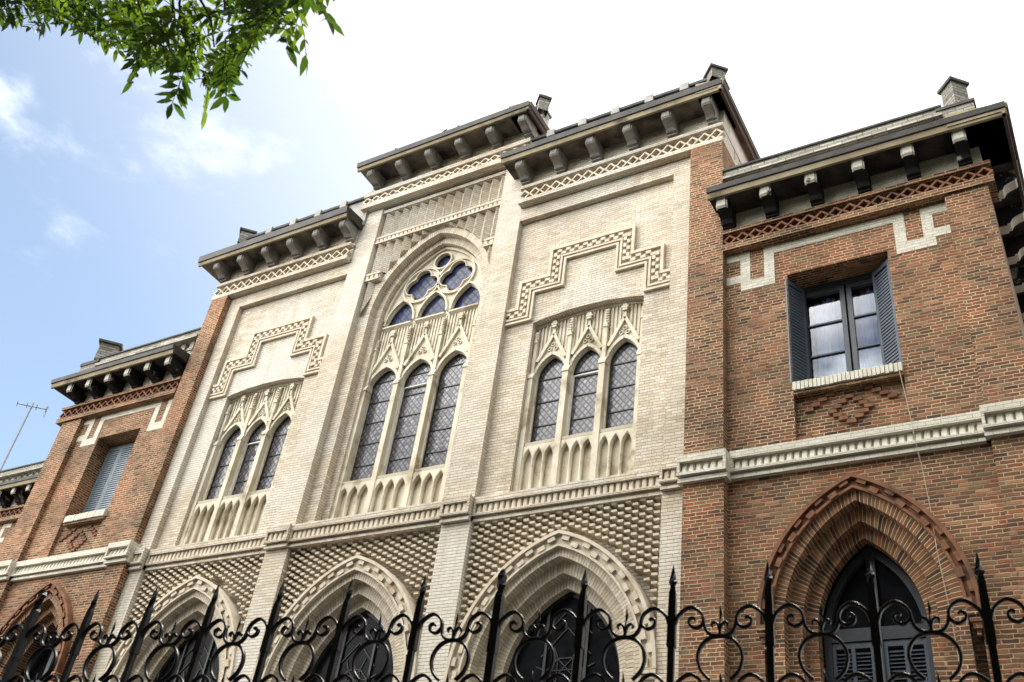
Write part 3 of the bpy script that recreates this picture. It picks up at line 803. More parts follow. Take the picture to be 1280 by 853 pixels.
# ---- stepped brick ornament ------------------------------------------------
def greca(c, hL, hR, zt, st, h1, h2, dz=0.):
    """stepped meander: band .31 deep with raised border, chain of raised bricks and inner line"""
    e = .31
    z0, z1, z2 = 11.295+dz, 11.84+dz, 12.39+dz
    x1, x2, x3 = hL, c-1.25, c-.745
    y3, y2, y1 = hR, c+1.235, c+.74
    top = [(x1, z0), (x2, z0), (x2, z1), (x3, z1), (x3, z2), (y1, z2), (y1, z1), (y2, z1), (y2, z0), (y3, z0)]
    def offs(o):
        zb = lambda z: z-o
        return [(x1, zb(z0)), (x2+o, zb(z0)), (x2+o, zb(z1)), (x3+o, zb(z1)), (x3+o, zb(z2)), (y1-o, zb(z2)), (y1-o, zb(z1)), (y2-o, zb(z1)), (y2-o, zb(z0)), (y3, zb(z0))]
    def band(mb, o0, o1, df):
        A, Bq = offs(o0), offs(o1)
        mb.prism(Bq + A[::-1], df, -.12, 'creams')
    mb = MB()
    band(mb, 0, .05, -.045); band(mb, .05, .205, -.092); band(mb, .205, .238, -.05); band(mb, .238, .268, -.095); band(mb, .268, .305, -.055)
    # chain: raised bricks alternating along the middle of the band
    path = offs(.13); k = 0
    for a, b2 in zip(path, path[1:]):
        L = math.hypot(b2[0]-a[0], b2[1]-a[1]); n = max(1, int(round(L/.145)))
        for i in range(n):
            t0, t1 = i/n, (i+1)/n
            for q, (lo, hi, off) in enumerate(((0., .52, .030), (.48, 1., -.030))):
                s0, s1 = t0+(t1-t0)*lo, t0+(t1-t0)*hi
                P0 = (a[0]+(b2[0]-a[0])*s0, a[1]+(b2[1]-a[1])*s0); P1 = (a[0]+(b2[0]-a[0])*s1, a[1]+(b2[1]-a[1])*s1)
                if abs(b2[1]-a[1]) < 1e-6: mb.box(P0[0], P1[0], -.1, -.050, P0[1]+off-.026, P0[1]+off+.026, 'creams')
                else:
                    mb.box(P0[0]+off-.026, P0[0]+off+.026, -.1, -.051, min(P0[1], P1[1]), max(P0[1], P1[1]), 'creams')
            k += 1
    return mb.build('stepped_moulding', B)
greca(3.33, 1.918, 4.68, 0, 0, 0, 0)
greca(-3.15, -4.50, -1.81, 0, 0, 0, 0, .03)

# ---- lower arcade ----------------------------------------------------------
def low_arch(c, zs, e, radii, ds, zb, mat, lip):
    """hood with raised brick chain, then receding orders"""
    mb = MB(); r0, rA, rB, rC, rD = radii; d0, dA, dB, dC, dE = ds
    arch_band(mb, c, zs, e, r0, r0-.045, d0+.05, d0-.2, zs, mat, outer=True, soldier=False)
    arch_band(mb, c, zs, e, r0-.045, rA+.03, d0, d0-.2, zs, mat, soldier=False)
    arch_band(mb, c, zs, e, rA+.03, rA, d0+.025, dA-.1, zs, mat, soldier=False)
    # raised bricks zig-zagging along the hood
    rm = (r0-.045+rA+.03)/2; th = math.acos(e/rm); L = th*rm; n = int(L/.155)
    for sgn in (-1, 1):
        for k in range(n):
            a0, a1 = th*(k+.08)/n, th*(k+.72)/n; off = .028 if k % 2 else -.028
            q = [(rm+off-.03, a0), (rm+off+.03, a0), (rm+off+.03, a1), (rm+off-.03, a1)]
            P = [(e-r*math.cos(a), zs+r*math.sin(a)) for r, a in q]
            P = [(c+(p[0] if sgn < 0 else -p[0]), p[1]) for p in P]
            mb.prism(P if sgn > 0 else P[::-1], d0+.036, d0-.02, mat+'s')
    # corbels under the hood ends
    w = r0-e
    for sgn in (-1, 1):
        xo, xi = c+sgn*w, c+sgn*(w-(r0-rA))
        a, b2 = sorted((xo, xi))
        for i in range(4): mb.box(a+.02*i, b2-.02*i, d0-.2, d0+.05-.022*i, zs-.06*(i+1), zs-.06*i-.001, mat)
    mb.build('arch', B, 'outer hood of the pointed arch')
    for ro, ri, df, db in ((rA, rB, dA, dB), (rB, rC, dB, dC), (rC, rD, dC, dE)):
        mb = MB(); arch_band(mb, c, zs, e, ro+.002, ri, df, db-.01, zb, mat); mb.build('arch', B)
def lattice_spandrel(u0, u1, zt, c, zs, e, r0):
    mb = MB()
    poly = [(u0, 0), (c-(r0-e)+.05, 0)] + [(p[0], p[1]) for p in arc_pts(c, zs, e, r0-.05)] + [(c+(r0-e)-.05, 0), (u1, 0), (u1, zt), (u0, zt)]
    mb.prism(poly, -.26, -.55, 'cream')
    nrow = int((zt-5.0)/.0510); pw = .098
    for i in range(nrow):
        z = zt-.004-(i+1)*.0510
        u = u0 + (.0 if i % 2 else pw)
        while u < u1-.03:
            a, b2 = u, min(u+.097, u1-.004)
            inside = any((math.hypot(abs(x-c)+e, max(0, y-zs)) < r0+.02) for x in (a, b2) for y in (z, z+.05))
            if not inside:
                j = random.uniform(-.008, .006)
                mb.box(a+.016, b2-.006, -.27, -.07+j, z+.009, z+.041, 'creams', 'b')
            u += 2*pw
    return mb.build('spandrel', B)
RAD = (1.922, 1.72, 1.617, 1.46, 1.324)
DEP = (-.02, -.06, -.20, -.33, -.46)
E0 = .522
for c, zs, u0, u1 in ((3.32, 5.40, 1.915, 4.70), (.065, 5.44, -1.335, 1.445), (-3.12, 5.47, -4.52, -1.79)):
    low_arch(c, zs, E0, RAD, DEP, 0, 'cream', 0)
    lattice_spandrel(u0, u1, 7.60, c, zs, E0, RAD[0])
    # dark stained-glass window inside
    w = bpy.data.objects.new('window', None); col.objects.link(w); w.parent = B; w['label'] = 'dark leaded window in the cream pointed arch at ground level'
    mb = MB(); hw = RAD[4]-E0; za = zs+math.sqrt(RAD[4]**2-E0**2)
    mb.prism(open_poly(c, zs, E0, RAD[4]+.02, 0), -.47, -.5, 'darkglass'); mb.build('pane', w)
    mb = MB(); o, i_ = arc_pts(c, zs, E0, RAD[4]+.01, 10), arc_pts(c, zs, E0, RAD[4]-.05, 10)
    for k in range(len(o)-1):
        mb.prism([o[k], i_[k], i_[k+1], o[k+1]][::-1], -.435, -.47, 'ironbar')
    for x in (-.28, .28): mb.box(c+x-.018, c+x+.018, -.44, -.468, 0, arch_z(c, zs, E0, RAD[4], c+x)-.02, 'ironbar')
    mb.box(c-hw, c+hw, -.445, -.468, zs-.02, zs+.02, 'ironbar')
    mb.build('frame', w)
    mb = MB()                                                 # leading: star and lozenge lines
    def ln(a, b2, wd=.012): stone_moulding(mb, [a, b2], wd, -.455, -.469, 'ironbar')
    cz = zs+.12
    pts8 = [(c+.27*math.cos(R(22.5+45*k)), cz+.27*math.sin(R(22.5+45*k))) for k in range(8)]
    for k in range(8): ln(pts8[k], pts8[(k+1) % 8]); ln(pts8[k], pts8[(k+3) % 8], .009)
    for k in range(8):
        q = (c+1.6*(pts8[k][0]-c), cz+1.6*(pts8[k][1]-cz)); ln(pts8[k], q)
    for s in (-1, 1):
        for z in (.55, .8): ln((c, zs+z+.2), (c+s*.34, zs+z-.15))
        ln((c+s*.5, zs-.8), (c+s*.1, zs-.3)); ln((c+s*.1, zs-.8), (c+s*.5, zs-.3))
    mb.build('leading', w)
for k, (u0, u1) in enumerate(((4.70, 5.03),)):
    pass

# ---- red wings --------------------------------------------------------------
def wing(u0, u1, pl, pr, wu0, wu1, wz0, wz1, ac, azs, front, label, side, zdz, zlb):
    """u0..u1 wall, pl/pr pilaster strip, window hole, arch door"""
    e = .683; r = (1.793, 1.6345, 1.518, 1.361, 1.235)
    mb = MB(); zt = 7.7
    wd = r[0]-e
    low = [(u0, 0), (ac-wd+.05, 0)] + arc_pts(ac, azs, e, r[0]-.05) + [(ac+wd-.05, 0), (u1, 0), (u1, zt), (u0, zt)]
    mb.prism(low, 0, -.5, 'red')
    for a, b2, z0, z1 in ((u0, wu0, zt, wz1), (wu1, u1, zt, wz1), (u0, u1, wz1, zlb+.05)): mb.box(a, b2, -.5, 0, z0, z1, 'red')
    mb.box(wu0, wu1, -.5, -.07, zt, wz0-.13, 'red')
    # recessed panel: diamond of corbelled bricks
    pc, pz = (wu0+wu1)/2, (8.0+wz0-.13)/2+.02
    for q in range(-3, 4):                                    # inner lozenge outline
        off = .21*(1-abs(q)/3.5)
        for sg in ((-1, 1) if off > .056 else (0,)): mb.box(pc+sg*off-.052, pc+sg*off+.052, -.08, -.040-.004*(q % 2), pz+q*.058-.024, pz+q*.058+.024, 'reds')
    for q in range(1, 6):                                     # outer lozenge, upper half and the two lower ends
        off = .10+.085*(5-q)+.04
        for sg in (-1, 1): mb.box(pc+sg*off-.05, pc+sg*off+.05, -.08, -.042, pz+.02+q*.058-.024, pz+.02+q*.058+.024, 'reds')
    for s in (0, 1):
        for k in range(2):
            a = wu0+.002 if s == 0 else wu1-.30+k*.12
            mb.box(a, a+(.30-k*.12 if s == 0 else .298-k*.12), -.08, -.03, 7.96+k*.058, 8.01+k*.058, 'reds')
    # pilaster strip at the outer end
    mb.box(pl, pr, -.5, .10, 0, zlb+.04, 'red')
    # upper pale frieze and core
    lo, hi = min(u0, pl), max(u1, pr)
    mb.box(lo, hi-.004 if side > 0 else hi, -.5, .02, 11.35, 12.1, 'white')
    mb.box(lo+.002, hi-.002, -.9 if False else -.62, -9, 0, 12.09, 'red')
    mb.box(wu1 if False else lo+.01, wu0-.001, -.5, -.62, 0, 12.0, 'red'); mb.box(wu1+.001, hi-.01, -.5, -.62, 7.7, 12.0, 'red')
    mb.box(wu0-.001, wu1+.001, -.5, -.62, wz1, 12.0, 'red'); mb.box(wu0-.001, wu1+.001, -.5, -.62, 7.7, wz0-.1, 'red')
    o = mb.build('wall', B, label)
    low_arch(ac, azs, e, r, (.07, .04, -.10, -.22, -.36), 0, 'red', 0)
    # segment of soldier bricks over the window head
    mb = MB(); n = int((wu1-wu0)/.066)
    return o
wing(5.54, 8.437, 8.437, 8.945, 6.378, 7.66, 8.80, 10.585, 6.99, 5.75, 0, 'red brick wall of the wing with open shutters', 1, 0, 11.18)
wing(-7.99, -5.256, -8.58, -7.99, -7.30, -6.10, 8.90, 10.67, -6.66, 5.91, 0, 'red brick wall of the wing with the closed shutter', -1, 0, 11.22)

def white_key(bars, label):
    mb = MB()
    for a, b2, z0, z1 in bars: mb.box(a, b2, -.05, .006, z0, z1, 'white')
    mb.build('white_fret', B, label)
white_key([(5.545, 5.88, 11.04, 11.17), (5.745, 5.88, 10.49, 11.04), (5.545, 5.745, 10.64, 10.775), (5.88, 6.075, 10.49, 10.645), (6.075, 6.215, 10.49, 11.17),
 (6.215, 7.775, 11.03, 11.16), (7.775, 7.915, 10.48, 11.16), (7.915, 8.115, 10.48, 10.65), (8.115, 8.25, 10.48, 11.15), (8.25, 8.436, 11.01, 11.15), (8.25, 8.436, 10.625, 10.765)], 'white brick fret above the open shutters')
kx = lambda u: -7.985+(u-5.545)*(2.729/2.891)
white_key([(kx(a), kx(b2), z0+.06, z1+.06) for a, b2, z0, z1 in [(5.545, 5.88, 11.04, 11.17), (5.745, 5.88, 10.49, 11.04), (5.545, 5.745, 10.64, 10.775), (5.88, 6.075, 10.49, 10.645), (6.075, 6.215, 10.49, 11.17),
 (6.215, 7.775, 11.03, 11.16), (7.775, 7.915, 10.48, 11.16), (7.915, 8.115, 10.48, 10.65), (8.115, 8.25, 10.48, 11.15), (8.25, 8.436, 11.01, 11.15), (8.25, 8.436, 10.625, 10.765)]], 'white brick fret above the closed shutter')

# wing window with open shutters
def sill_bricks(win, u0, u1, zt, zb, d):
    mb = MB(); n = int((u1-u0)/.049); p = (u1-u0)/n
    for k in range(n):
        j = random.uniform(-.006, .006)
        mb.box(u0+k*p+.004, u0+(k+1)*p-.004, -.3, d+j, zb+.01+j*.5, zt+j*.3, 'pale2')
    mb.box(u0, u1, -.34, d-.05, zb+.016, zt-.02, 'pale2'); mb.box(u0, u1, -.1, d-.03, zb-.04, zb+.012, 'red')
    mb.build('sill', win)
def louvre_leaf(name, win, w, z0, z1, mat):
    """leaf in local x (0..w), thickness in y; slats as geometry"""
    mb = MB(); st = .045
    mb.box(0, st, -.016, .016, z0, z1, mat); mb.box(w-st, w, -.016, .016, z0, z1, mat)
    zm = (z0+z1)/2-.15
    for a, b2 in ((z0, z0+.09), (z1-.07, z1)): mb.box(st, w-st, -.014, .014, a, b2, mat)
    z = z0+.095
    while z < z1-.10:
        if True:
            for sg in (1,):
                a, b2 = (st, w-st)
                P = [(-.015, z), (.013, z+.004), (.015, z+.036), (-.013, z+.032)]
                for i in range(4):
                    p, q = P[i], P[(i+1) % 4]
                    mb.quad([(a, p[0], p[1]), (b2, p[0], p[1]), (b2, q[0], q[1]), (a, q[0], q[1])], mat)
        z += .05
    return mb.build(name, win)
wr = bpy.data.objects.new('window', None); col.objects.link(wr); wr.parent = B; wr['label'] = 'casement window with open louvred shutters and pale curtains'
sill_bricks(wr, 6.383, 7.662, 8.80, 8.675, .06)
mb = MB(); fd = -.36
a0, a1, zb, zt = 6.39, 7.65, 8.80, 10.585
for q in ((a0, a0+.06, zb, zt), (a1-.06, a1, zb, zt), (a0+.06, a1-.06, zt-.09, zt), (a0+.06, a1-.06, zb, zb+.05)): mb.box(q[0], q[1], fd-.07, fd+.03, q[2], q[3], 'frame')
mb.build('frame', wr)
mid = 7.03
for i, (l, r_) in enumerate(((a0+.062, mid-.012), (mid+.012, a1-.062))):
    mb = MB(); z0, z1 = zb+.05, zt-.09; s = .062
    for q in ((l, l+s, z0, z1), (r_-s, r_, z0, z1), (l+s, r_-s, z1-.07, z1), (l+s, r_-s, z0, z0+.09)): mb.box(q[0], q[1], fd-.05, fd+.012, q[2], q[3], 'frame')
    hh = (z1-.07-z0-.09)
    for k in (1, 2):
        z = z0+.09+hh*k/3; mb.box(l+s, r_-s, fd-.035, fd+.006, z-.011, z+.011, 'frame')
    cs = mb.build('casement', wr)
    for k in range(3):
        mb = MB(); mb.box(l+s, r_-s, fd-.024, fd-.02, z0+.09+hh*k/3+.011, z0+.09+hh*(k+1)/3-.011, 'glass'); mb.build('pane', wr)
mb = MB()                                                     # curtain in soft vertical folds
zc0, zc1 = 8.82, 10.42
for l, r_ in ((6.58, 7.0), (7.06, 7.60)):
    n = 60; ps = []
    for k in range(n+1):
        x = l+(r_-l)*k/n; y = .50 + .022*math.sin(k*.62+l) + .012*math.sin(k*1.55) + .03*math.sin(k*.17)
        ps.append((x, y))
    for p, q in zip(ps, ps[1:]): mb.quad([(p[0], p[1], zc0), (q[0], q[1], zc0), (q[0], q[1], zc1), (p[0], p[1], zc1)], 'curtain')
mb.build('curtain', wr, smooth=True)
mb = MB(); mb.box(6.3, 7.72, -.595, -.61, 8.7, 10.7, 'inside'); mb.build('backing', wr)
for i, (hx, ang) in enumerate(((6.43, 118), (7.61, 48))):
    o = louvre_leaf('shutter', wr, .34, 8.83, 10.52, 'shutter')
    if i == 0: o.location = (6.505, .30, 0); o.rotation_euler = (0, 0, R(-117))
    else: o.location = (7.405, .30, 0); o.rotation_euler = (0, 0, R(-41))
# closed shutter on the other wing
wl = bpy.data.objects.new('window', None); col.objects.link(wl); wl.parent = B; wl['label'] = 'window closed by pale blue-grey louvred shutters'
sill_bricks(wl, -7.16, -6.06, 8.90, 8.765, .07)
for k in range(3):
    o = louvre_leaf('shutter', wl, .395, 8.93, 10.63, 'shutterpale'); o.location = (-7.30+.402*k, .33, 0)
mb = MB(); mb.box(-7.3, -6.1, -.45, -.47, 8.85, 10.67, 'inside'); mb.build('backing', wl)

# doors in the wing arches
def arch_door(c, zs, e, r, label):
    w = bpy.data.objects.new('door', None); col.objects.link(w); w.parent = B; w['label'] = label
    hw = r-e; za = zs+math.sqrt(r*r-e*e); d = -.50
    mb = MB()
    o, i_ = open_poly(c, zs, e, r, 0, 12), open_poly(c, zs, e, r-.075, 0, 12)
    for k in range(len(o)-1): mb.prism([o[k], i_[k], i_[k+1], o[k+1]][::-1], d+.06, d-.05, 'frame')
    mb.box(c-.045, c+.045, d-.04, d+.05, 0, za-.08, 'frame')
    mb.box(c-hw+.07, c+hw-.07, d-.04, d+.045, zs-.02, zs+.12, 'frame')
    mb.build('frame', w)
    mb = MB(); mb.prism(open_poly(c, zs+.1, e, r-.06, zs+.1, 12)[1:-1] if False else [(p[0], p[1]) for p in arc_pts(c, zs, e, r-.06, 12)], d-.01, d-.02, 'darkglass'); mb.build('pane', w)
    for s in (-1, 1):
        a, b2 = (c-hw+.072, c-.046) if s < 0 else (c+.046, c+hw-.072)
        mb = MB(); m_ = (a+b2)/2
        for q in ((a, a+.04), (b2-.04, b2), (m_-.02, m_+.02)): mb.box(q[0], q[1], d-.03, d+.03, 0.1, zs-.03, 'shutter')
        z = zs-.05
        mb.box(a, b2, d-.028, d+.028, zs-.09, zs-.03, 'shutter')
        z = zs-.12
        while z > .3:
            for x0, x1 in ((a+.04, m_-.02), (m_+.02, b2-.04)):
                mb.quad([(x0, -d-.022, z-.034), (x1, -d-.022, z-.034), (x1, -d+.012, z), (x0, -d+.012, z)], 'shutter')
            z -= .04
        mb.build('louvre', w)
    mb = MB(); mb.box(c-hw-.02, c+hw+.02, d-.06, d-.09, 0, za+.02, 'inside'); mb.build('backing', w)
arch_door(6.99, 5.75, .683, 1.235, 'pointed blue-grey door with louvres below the open shutters')
arch_door(-6.66, 5.91, .683, 1.235, 'pointed door in the wing with the closed shutter')

# ================================================================== far wing
FW = thing('brick_wing', 'red brick wing set back beyond the far end of the main facade', 'building', (-24.2, 12.85, 0))
SB = B; B = FW
mb = MB(); mb.box(-2.5, 2.9, -6, 0, 0, 11.6, 'red'); mb.box(-2.5, 2.9, -6, .02, 11.56, 12.1, 'white'); mb.build('wall', FW)
frieze(-2.5, 2.9, 11.18, 11.285, 11.495, 11.556, .14, 'red', .03, pitch=.185)
cornice(-2.6, 3.1, 11.955, 11.915, 12.0, 12.09, [-2.4+.585*k for k in range(9)], .165, 11.605, bmat='sooty', smat='soot')
balustrade(-2.5, 2.9, 12.83, None)
string_course([(-2.5, 2.9, 0)], 'white')
mb = MB()
for a, b2, z0, z1 in ((.75, 1.1, 11.04, 11.17), (.75, .88, 10.49, 11.04), (.88, 1.05, 10.64, 10.775), (.5, .75, 10.49, 10.645), (-.2, .3, 11.03, 11.16), (.3, .44, 10.49, 11.16)): mb.box(a, b2, -.05, .006, z0, z1, 'white')
mb.build('white_fret', FW)
mb = MB(); mb.box(-1.6, -.6, -.35, .02, 8.8, 8.9, 'white'); mb.build('sill', FW)
B = SB

# ================================================================== antenna, cable, roof bracket
an = thing('television_antenna', 'thin television aerial mast rising behind the far brick parapet', 'antenna', (-27.05, 14.0, 12.1))
mb = MB(); mb.tube([(0, 0, 0), (0, 0, 4.25)], .03, 'alu'); mb.build('mast', an)
mb = MB()
mb.tube([(-.2, -.35, 4.05), (.2, .35, 4.19)], .016, 'alu')
for k in range(4):
    f = k/3; p = Vector((-.2+.4*f, -.35+.7*f, 4.05+.14*f)); l = .15+.06*f
    mb.tube([tuple(p+Vector((l*.87, -l*.5, 0))), tuple(p-Vector((l*.87, -l*.5, 0)))], .011, 'alu', 4)
for k in range(4):
    z = 3.95+.1*k
    mb.tube([(.16, .42, z), (.32, .30, z)], .010, 'alu', 4)
mb.build('aerial', an)
cb = MB()
cp = [(7.63, .09, 8.66), (7.66, .085, 8.3), (7.69, .115, 7.9), (7.70, .115, 7.68), (7.72, .03, 7.4), (7.745, .02, 6.9), (7.76, .1, 6.4), (7.80, .03, 5.6), (7.82, .02, 4.5), (7.83, .02, 3.)]
cb.tube([(p[0], -p[1]-.012, p[2]) for p in cp], .0042, 'cable', 6)
c_o = cb.build('cable', None); c_o.location = (BX, BY, 0)
tag(c_o, 'thin pale cable hanging from the sill of the open-shuttered window', 'cable')
rb = MB(); rb.tube([(0, 0, 0), (0, 0, .22), (.06, 0, .26), (.10, 0, .2)], .016, 'ironbar'); rb.tube([(0, 0, .12), (-.1, 0, .19), (-.1, 0, .3), (.0, 0, .34)], .014, 'ironbar')
rbo = rb.build('roof_hook', None); rbo.location = (BX-.22, BY+.02, 16.2)
tag(rbo, 'small bent iron hook standing on the central roof edge', 'roof hook')

# ================================================================== fence
fa = R(-8.5); nrm = Vector((math.sin(fa), math.cos(fa), 0)); FD = 2.8
F = thing('iron_fence', 'black wrought-iron fence with spear-topped posts and scrolls in front of the building', 'fence', tuple(nrm*FD), -fa)
SPC = .2854; S0 = .1416
def spline(pts, n=6):
    P = [Vector(p) for p in pts]; out = []
    for i in range(len(P)-1):
        p0 = P[max(i-1, 0)]; p1 = P[i]; p2 = P[i+1]; p3 = P[min(i+2, len(P)-1)]
        for k in range(n):
            t_ = k/n
            out.append(.5*((2*p1)+(-p0+p2)*t_+(2*p0-5*p1+4*p2-p3)*t_*t_+(-p0+3*p1-3*p2+p3)*t_**3))
    out.append(P[-1]); return out
def ribbon(mb, pts, w, dp, mat='iron', taper=None):
    """flat bar with rounded edges following a path in (s,z)"""
    q = spline(pts); m_ = len(q); rings = []
    for i, p in enumerate(q):
        tg = (q[min(i+1, m_-1)]-q[max(i-1, 0)]).normalized(); nn = Vector((-tg.y, tg.x))
        ww = w*(1 if taper is None else 1+(taper-1)*i/(m_-1))
        ring = []
        for k in range(8):
            a = 2*math.pi*(k+.5)/8; cx, cy = math.cos(a), math.sin(a)
            cx = math.copysign(abs(cx)**.55, cx)*ww*.5; cy = math.copysign(abs(cy)**.55, cy)*dp*.5
            ring.append((p.x+nn.x*cx, cy, p.y+nn.y*cx))
        rings.append(ring)
    for A, Bq in zip(rings, rings[1:]):
        for k in range(8):
            l = (k+1) % 8; mb.face([A[k], A[l], Bq[l], Bq[k]], [(0, 0)]*4, mat)
    mb.face(rings[0][::-1], [(0, 0)]*8, mat); mb.face(rings[-1], [(0, 0)]*8, mat)
def square_loft(mb, sec, mat='iron'):
    """list of (z, half size, twist)"""
    rings = [[(h*1.414*math.cos(tw+R(45+90*k)), h*1.414*math.sin(tw+R(45+90*k)), z) for k in range(4)] for z, h, tw in sec]
    for A, Bq in zip(rings, rings[1:]):
        for k in range(4):
            l = (k+1) % 4; mb.face([A[k], A[l], Bq[l], Bq[k]], [(0, 0)]*4, mat)
    mb.face(rings[0][::-1], [(0, 0)]*4, mat); mb.face(rings[-1], [(0, 0)]*4, mat)
def post_mesh():
    mb = MB()
    square_loft(mb, [(.42, .0096, 0), (2.672, .0096, 0)])
    square_loft(mb, [(2.672, .0128, 0), (2.79, .011, 0), (2.84, .0098, 0)])
    square_loft(mb, [(2.84, .0098, 0), (2.862, .0068, .3), (2.875, .0098, .7), (2.888, .0070, 1.1), (2.905, .0050, 1.5), (2.932, .0008, 1.9)])
    return mb.build('post', F)
def thick_post_mesh():
    mb = MB()
    square_loft(mb, [(.42, .0125, 0), (2.66, .0125, 0)]); square_loft(mb, [(2.66, .0145, 0), (2.85, .0125, 0)])
    square_loft(mb, [(2.85, .0125, 0), (2.865, .0095, .3), (2.885, .0125, .7), (2.9, .0098, 1.1), (2.918, .012, 1.5), (2.936, .0075, 1.9), (2.945, .001, 2.1)])
    return mb.build('post', F, 'thicker post with a twisted blunt tip')
def panel_mesh():
    mb = MB(); H = SPC/2
    W, D = .0094, .019
    for m_ in (1, -1):
        X = (lambda s: s) if m_ > 0 else (lambda s: 2*H-s)
        f = lambda pts, dz=0: [(X(p[0]), p[1]+dz) for p in pts]
        for dz in (0, -.2015):
            ribbon(mb, f([(.004, 2.715), (.010, 2.742), (.0226, 2.772), (.0546, 2.793), (.083, 2.779), (.094, 2.756), (.0895, 2.738), (.073, 2.7285), (.055, 2.737), (.0515, 2.7526), (.062, 2.7605), (.069, 2.755)], dz), W, D, taper=.8)
            ribbon(mb, f([(.0935, 2.762), (.0955, 2.745), (.101, 2.724), (.115, 2.7085), (.132, 2.704), (.146, 2.706)], dz), W, D)
            ribbon(mb, f([(.145, 2.705), (.1415, 2.722), (.136, 2.738), (.127, 2.7455), (.119, 2.740), (.1205, 2.732)], dz), W*.9, D*.8, taper=.7)
            # ring, open below, ends resting on the next scrolls
            ribbon(mb, f([(.1462, 2.7035), (.122, 2.7005), (.100, 2.688), (.084, 2.665), (.0785, 2.637), (.0865, 2.606), (.101, 2.587), (.1135, 2.576)], dz), W, D)
    for dz in (0, -.2015):
        for a in (0, 90):
            pr = [(.0022, 2.704), (.003, 2.735), (.0016, 2.745), (.0052, 2.768), (.0045, 2.775), (.0012, 2.79), (.0002, 2.806)]
        mb.tube([(H, 0, 2.704+dz), (H, 0, 2.745+dz), (H+.001, 0, 2.757+dz)], .0026, 'iron', 6)
        mb.tube([(H+.001, 0, 2.755+dz), (H+.003, 0, 2.770+dz)], .0026, 'iron', 6, .0052)
        mb.tube([(H+.003, 0, 2.770+dz), (H+.002, 0, 2.785+dz), (H, 0, 2.807+dz)], .0052, 'iron', 6, .0004)
        square_loft(mb, [(0, 0, 0)]*0 or [(2.698+dz, .0001, 0), (2.699+dz, .0001, 0)])
    o = mb.build('scroll_panel', F, smooth=True)
    return o
posts = []; ph = post_mesh(); pt = thick_post_mesh(); pn = panel_mesh()
first = {'p': True, 't': True, 'n': True}
def place(src, key, s):
    if first[key]: first[key] = False; src.location = (s, 0, 0); return src
    o = src.copy(); col.objects.link(o); o.parent = F; o.location = (s, 0, 0); return o
for k in range(-8, 22):
    s = S0 - SPC*k
    o = place(pt if k % 7 == 5 else ph, 't' if k % 7 == 5 else 'p', s)
    o.rotation_euler = (0, 0, random.uniform(-.05, .05))
    place(pn, 'n', s-SPC)
mb = MB(); s0, s1 = S0-SPC*22, S0+SPC*8
for z in (.5, 1.25, 2.30): mb.box(s0, s1, -.014, .014, z, z+.03, 'iron')
mb.build('rail', F)
mb = MB(); mb.box(s0, s1, -.2, .2, 0, .42, 'concrete'); mb.build('plinth', F)

# ================================================================== tree
TB = Vector((-2.9, -1.6, 0))
T = thing('street_tree', 'leafy street tree with pinnate green leaves hanging over the sky', 'tree', tuple(TB))
rng = random.Random(11)
mb = MB()
trunk = [(0, 0, 0), (.05, .03, 1.2), (.02, .1, 2.6), (.1, .2, 3.8)]
mb.tube(trunk, .19, 'bark', 10, .13); mb.build('trunk', T, smooth=True)
limbs = []
def limb(p0, p1, r0, r1, sag=.25, n=7):
    p0, p1 = Vector(p0), Vector(p1); out = []
    for k in range(n+1):
        f = k/n; p = p0.lerp(p1, f); p.z += sag*math.sin(f*math.pi)
        p += Vector((rng.uniform(-1, 1), rng.uniform(-1, 1), rng.uniform(-1, 1)))*.05*math.sin(f*math.pi)
        out.append(p)
    mbl = MB(); mbl.tube([tuple(q) for q in out], r0, 'bark', 7, r1); mbl.build('branch', T, smooth=True)
    limbs.append(out); return out
fork = Vector((.1, .2, 3.75))
main = [limb(fork, q, .085, .022) for q in ((-.2, 2.4, 6.0), (1.2, 1.9, 6.6), (2.5, .8, 6.9), (-2.2, 1.2, 6.4), (.6, -2.4, 6.8), (-1.6, -1.7, 6.5), (2.3, -1.4, 6.7), (.2, .4, 9.6), (1.5, -.5, 10.), (-1.3, .2, 9.8))]
# foliage outline wanted in the photograph's upper corner (branches reach down into the picture)
YB = [(-60, 60), (0, 50), (30, 36), (48, 50), (62, 42), (80, 34), (100, 50), (118, 46), (135, 58), (165, 84), (190, 98), (215, 84), (240, 104), (262, 122), (285, 112), (300, 100), (312, 72), (330, 48), (350, 46), (368, 56), (384, 50), (396, 24), (408, 14), (425, 0), (460, -40)]
def ybound(x):
    for (a, ya), (b2, yb) in zip(YB, YB[1:]):
        if a <= x <= b2: return ya+(yb-ya)*(x-a)/(b2-a)
    return -60
LV, LF, LM = [], [], []
def leaflet(p, d, nrm_, l, w, mi):
    d = d.normalized(); s = d.cross(nrm_).normalized(); n2 = s.cross(d)
    i = len(LV); droop = rng.uniform(.0, .18)
    LV.extend(tuple(q) for q in (p, p+d*l*.28+s*w*.85+n2*w*.25, p+d*l*.62+s*w*.8+n2*w*.2-n2*l*droop*.4, p+d*l-n2*l*droop, p+d*l*.62-s*w*.8+n2*w*.2-n2*l*droop*.4, p+d*l*.28-s*w*.85+n2*w*.25, p+d*l*.3, p+d*l*.64-n2*l*droop*.4))
    for f in ((0, 6, 1), (1, 6, 7, 2), (2, 7, 3), (0, 5, 6), (5, 4, 7, 6), (4, 3, 7)):
        LF.append(tuple(i+q for q in f)); LM.append(mi)
RV = MB()
def ok(p):
    q = pix(p + TB)
    if q is None: return True
    if q[0] < -90 or q[0] > 1370 or q[1] < -60 or q[1] > 950: return True
    return q[1] < ybound(q[0])
def in_corner(p):
    q = pix(p+TB)
    return q is not None and -90 < q[0] < 470 and -60 < q[1] < 170
